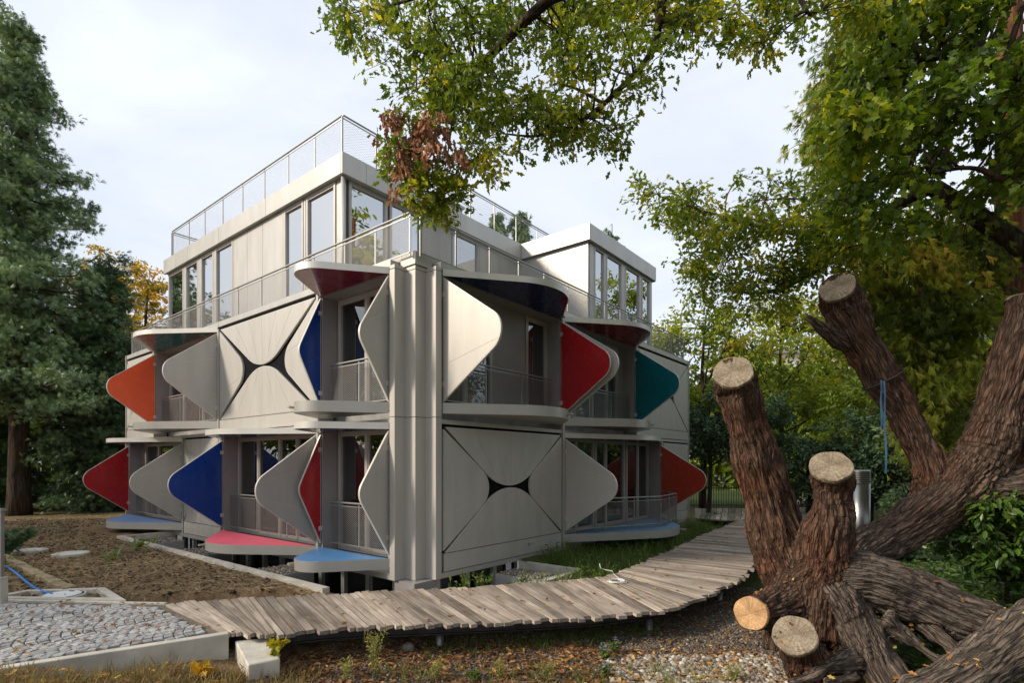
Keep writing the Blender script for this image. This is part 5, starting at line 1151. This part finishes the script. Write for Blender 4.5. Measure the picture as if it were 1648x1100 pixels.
# grasses
DRYG = leafmat('dry_grass', [(0,(.10,.085,.03)),(.5,(.26,.20,.085)),(1,(.46,.37,.18))], trans=.3, rough=.7)
GRN = leafmat('green_grass', [(0,(0.043,0.080,0.016)),(.5,(0.109,0.181,0.033)),(1,(0.290,0.319,0.072))], trans=.35)
BLADE = half_leaf([(0,0.012),(.35,.016),(.7,.010),(1,0)])
def grass(name, P, h0, h1, mat, label, mu=.5, per=1, lean=.45, sd=.2):
    P = np.repeat(P, per, 0)+rng.normal(size=(len(P)*per,2))*.035*(per > 1); n = len(P); d = np.column_stack([rng.normal(size=(n,2))*lean, np.ones(n)])
    o = leaf_mesh(name, BLADE, np.column_stack([P, ground_h(P)-.01]), d, np.column_stack([rng.normal(size=(n,2)), np.zeros(n)]), rng.uniform(h0,h1,n), np.clip(rng.normal(mu,sd,n),0,1), mat, None); return tag(o, label, kind='stuff')
P = scatter(2600, -7, -2.4, 4.6, 7.3, rng, lambda P: ~in_poly_np(P, poly) & (path_dist(P) > 1.35)); grass('dry_grass', P, .05, .24, DRYG, 'dry straw-coloured grass below the path kerb', per=7, lean=.75)
P = scatter(1300, -7, -2.4, 4.6, 7.3, rng, lambda P: ~in_poly_np(P, poly) & (path_dist(P) > 1.35)); litter('fallen_leaves', P, ground_h(P)+.05, .10, 'curled brown leaves caught in the dry grass', .5)
def weedkeep(P): u, v = bu(P); return (path_dist(P) < -1.05) & (u > 1.2) & (v < -.05) & ~((u < 3.35) & (v > -1.66))
P = scatter(9000, -1, 20, 9, 30, rng, weedkeep); P = P[(rng.random(len(P)) < np.clip(13/P[:,1],0,1))][:2400]; grass('weedy_grass', P, .12, .42, GRN, 'green weedy grass between the boardwalk and the building', per=9, lean=.5, mu=.45)
P = scatter(5000, 11, 30, 13, 34, rng, lambda P: path_dist(P) > 1.3)[:1500]; grass('lawn_grass', P, .08, .28, GRN, 'green grass beyond the fallen tree', per=8, mu=.4)
P = scatter(900, -1.2, 2.2, 6.9, 9.2, rng, lambda P: (path_dist(P) > .2) & (path_dist(P) < 1.1)); grass('weedy_grass', P[:220], .06, .2, GRN, 'green weeds growing in the shade under the boardwalk', per=10, mu=.35)
P = scatter(260, -1.6, 2.6, 5.9, 6.9, rng); grass('weedy_grass', P[:110], .05, .22, GRN, 'pale green tufts in the gravel at the bottom of the view', per=9, mu=.75)
# broad-leaved ground cover at right
def cover(name, P, hmin, hmax, T, leaf, mat, label, mu=.5, per=1):
    n = len(P); z = ground_h(P)+rng.uniform(hmin, hmax, n)
    o = leaf_mesh(name, T, np.column_stack([P, z]), rng.normal(size=(n,3))*np.array([1,1,.35]), np.array([[0,-.2,1.]])+rng.normal(size=(n,3))*.4, leaf*rng.uniform(.6,1.3,n), np.clip(rng.normal(mu,.2,n),0,1), mat, None); return tag(o, label, kind='stuff')
def rightkeep(P): return (path_dist(P) > 1.5) & (P[:,0]/P[:,1] > .62)
P = scatter(9000, 4.6, 12, 6.4, 12.5, rng, rightkeep)[:7000]; cover('ground_cover', P, .02, .34, LEAF, .14, LAUREL_L, 'leafy green ground cover to the right of the fallen tree', .42)
P = scatter(6000, 3.6, 9, 6.3, 9.5, rng, lambda P: P[:,0]/P[:,1] > .6)[:1500]; cover('ground_cover', P, .01, .10, LEAF, .07, WEED_L, 'small green weeds among the roots', .4)
P = scatter(3000, -1, 9, 9, 18, rng, weedkeep)[:900]; cover('leafy_weeds', P, .05, .38, LEAF, .085, WEED_L, 'leafy weeds at the foot of the right facade', .5)
# single plants
def plant(name, label, x, y, z, h, n, spread, T, leaf, mat, stems=5, seed=1, flower=None, nfl=0, fsize=.02, group=None, mu=.5, cat='plant', lean=None):
    r = np.random.default_rng(seed); t = empty(name, (x, y, z)); tag(t, label, cat, group); m = MB(); tips = []
    for i in range(stems):
        a = r.uniform(0, 6.28); rr = spread*r.uniform(.2,1); e = Vector((math.cos(a)*rr, math.sin(a)*rr, h*r.uniform(.7,1.05))); 
        if lean: e += Vector(lean)*r.uniform(.6,1)
        c = smooth_curve([Vector((r.normal()*.02, r.normal()*.02, -.02)), e*.5+Vector((0,0,.1*h)), e], 6); m.tube(c, [.006*(1-.7*k_/12) for k_ in range(13)], 4, caps=False); tips.append(c)
    m.build('stem', GRN_STEM, t, smooth=True, recalc=False)
    Q = []; 
    for i in range(n): c = tips[r.integers(0, len(tips))]; p = c[r.integers(3, len(c))]; Q.append((p.x+r.normal()*.02, p.y+r.normal()*.02, p.z+r.normal()*.015))
    Q = np.array(Q)+np.array([x,y,z]); leaf_mesh('foliage', T, Q, unit(r.normal(size=(n,3))+np.array([0,0,.2])), unit(r.normal(size=(n,3))*.6+np.array([0,-.2,.8])), leaf*r.uniform(.6,1.2,n), np.clip(r.normal(mu,.18,n),0,1), mat, t)
    if flower:
        Q = []
        for i in range(nfl): c = tips[r.integers(0, len(tips))][-1]; Q.append((c.x+r.normal()*spread*.25, c.y+r.normal()*spread*.25, c.z+r.normal()*.03))
        Q = np.array(Q)+np.array([x,y,z]); Q8 = np.repeat(Q, 9, 0); an = np.tile(np.arange(9)*.698, nfl); dd = np.column_stack([np.cos(an), np.sin(an), np.full(len(an), .25)])
        leaf_mesh('flowers', LANCE, Q8, dd, np.tile([[0,0,1.]], (len(Q8),1)), np.full(len(Q8), fsize), r.random(len(Q8)), flower, t)
    return t
GRN_STEM = flat('green_stem', (.16,.19,.06), rough=.7, var=.2)
PURP = leafmat('aster_petal', [(0,(.20,.13,.42)),(1,(.40,.30,.66))], trans=.3)
YELF = leafmat('yellow_flower', [(0,(.62,.45,.02)),(1,(.75,.60,.05))], trans=.3)
GA = 'purple aster clumps'
def gpt(px, py, z=-.45): p = onz(px, py, z); return p.x, p.y, gz(p.x, p.y)
for i, (px, py, h_, sp, nf, lb) in enumerate(((722,1034,.18,.13,24,'purple aster clump close under the boardwalk edge'),(785,1032,.22,.22,10,'bushy green aster with few flowers beside the purple clump'),(972,1062,.20,.10,14,'small purple aster just left of the boardwalk post'),(975,1092,.16,.10,12,'purple aster at the bottom edge among pale pebbles'),(765,1098,.12,.10,10,'low purple aster at the bottom edge of the gravel'),(990,1052,.18,.08,9,'slender purple aster right beside the boardwalk post'))):
    plant('aster', lb, *gpt(px, py), h_, 150 if i != 1 else 420, sp, LEAF, .05, WEED_L, 10, 300+i, PURP, nf, .028, GA)
for i, (px, py, d, lb) in enumerate(((1475,905,8.6,'purple aster clump behind the root, left of the laurel'),(1512,900,8.9,'tall purple aster clump in front of the laurel'),(1555,905,8.3,'purple aster at the foot of the laurel'))):
    p = at(px, py, d); plant('aster', lb, p.x, p.y, gz(p.x,p.y), .50, 170, .30, LEAF, .06, WEED_L, 12, 320+i, PURP, 40, .030, GA)
x, y, z = gpt(602, 1094); plant('wispy_weed', 'tall wispy yellow-green weed in front of the boardwalk', x, y, z, .62, 420, .16, LANCE, .05, DRYWEED if 'DRYWEED' in globals() else leafmat('pale_weed', [(0,(.14,.15,.03)),(.5,(.30,.28,.07)),(1,(.48,.42,.16))], trans=.35), 9, 330)
PW_ = bpy.data.materials['pale_weed']
for i, (px, py, h_, lb) in enumerate(((558,1098,.25,'short wispy weed left of the tall one'),(700,1096,.26,'yellow-flowered weed at the bottom edge'),(880,1094,.25,'pale feathery weed at the lower middle'),(1180,1098,.22,'upright green weed at the bottom by the pebbles'),(805,1095,.22,'bushy pale weed at the bottom edge'))):
    x, y, z = gpt(px, py); plant('wispy_weed', lb, x, y, z, h_, 200, .11, LANCE, .05, PW_, 7, 331+i, YELF if i == 1 else None, 5, .02, 'wispy weeds in the gravel')
plant('maple_sprig', 'sprig of yellow-green maple leaves lying on the concrete block', -2.95, 6.62, -.15, .16, 26, .14, MAPLE, .11, leafmat('sprig_leaf', [(0,(.16,.20,.02)),(.6,(.42,.38,.03)),(1,(.50,.20,.03))], trans=.4), 4, 340, lean=(.12,-.02,0))
SP = bpy.data.materials['sprig_leaf']
x, y, z = gpt(330, 1098, -.35); plant('maple_seedling', 'yellow maple seedling in the dry grass at the bottom left', x, y, z, .12, 26, .12, MAPLE, .12, YEL_L, 4, 341, mu=.85)
p = at(1402, 1092, 5.9); plant('maple_seedling', 'yellow maple seedling in front of the forked root', p.x, p.y, gz(p.x,p.y), .22, 30, .14, MAPLE, .13, YEL_L, 4, 342, mu=.85)
plant('trailing_squash', 'trailing plant with broad leaves on the soil by the light well', -9.4, 13.6, 0, .42, 16, .55, LEAF, .26, WEED_L, 6, 343, mu=.75)
plant('trailing_squash', 'low broad-leaved plant on the soil right of the concrete covers', -9.2, 12.4, 0, .10, 14, .3, LEAF, .22, WEED_L, 5, 344, mu=.8)
for i, (px, py, lb) in enumerate(((905,935,'bare pale stalks leaning by the right light well'),(745,948,'leafy weed under the lower right shutters, left one'),(775,946,'leafy weed under the lower right shutters, middle one'),(840,944,'leafy weed under the lower right shutters, right one'))):
    p = at(px, py, 10.05); plant('leafy_weed', lb, p.x, p.y, -.3, .42 if i else .6, 150 if i else 12, .25, LEAF, .07, WEED_L, 8, 350+i, group='weeds at the foot of the corner')
plant('seedling', 'single green seedling at the corner drainpipe', at(722,945,9.75).x, 9.75, -.25, .34, 5, .05, LEAF, .11, WEED_L, 2, 360, mu=.9)
p = onz(12, 893, 0); plant('juniper_shrub', 'small dark green juniper at the left edge beside the bed', p.x, p.y, 0, .55, 900, .55, NEEDLE, .13, DARK_L, 16, 361, mu=.6, cat='shrub')
p = onz(-2, 800, 0); plant('fern_sprig', 'sprig of pale green leaves at the far left', -10.6, 11.2, 0, .3, 200, .3, LANCE, .1, WEED_L, 8, 362)
# bed of leaves and gravel behind the path at left
P = scatter(3500, -12, -6.6, 8.9, 12.5, rng, lambda P: (P[:,0]*.55+P[:,1] < 6.9) & ~in_poly_np(P, FRP) & (path_dist(P) < -1.2)); litter('fallen_leaves', P[:800], ground_h(P[:800])+.02, .07, 'dark leaves in the bed by the blue pipe', .3)

up = np.nonzero((Nn[:,2] > .55) & (Vc[:,2] < .9))[0]; pick = rng.choice(up, 110, replace=False); P3 = Vc[pick]+Nn[pick]*.02
o = leaf_mesh('fallen_leaves', OAK, P3, rng.normal(size=(110,3))*np.array([1,1,.3]), Nn[pick]+rng.normal(size=(110,3))*.3, .085*rng.uniform(.6,1.2,110), np.clip(rng.normal(.65,.2,110),0,1), LIT, None); tag(o, 'orange leaves caught on the bark of the fallen tree', kind='stuff')
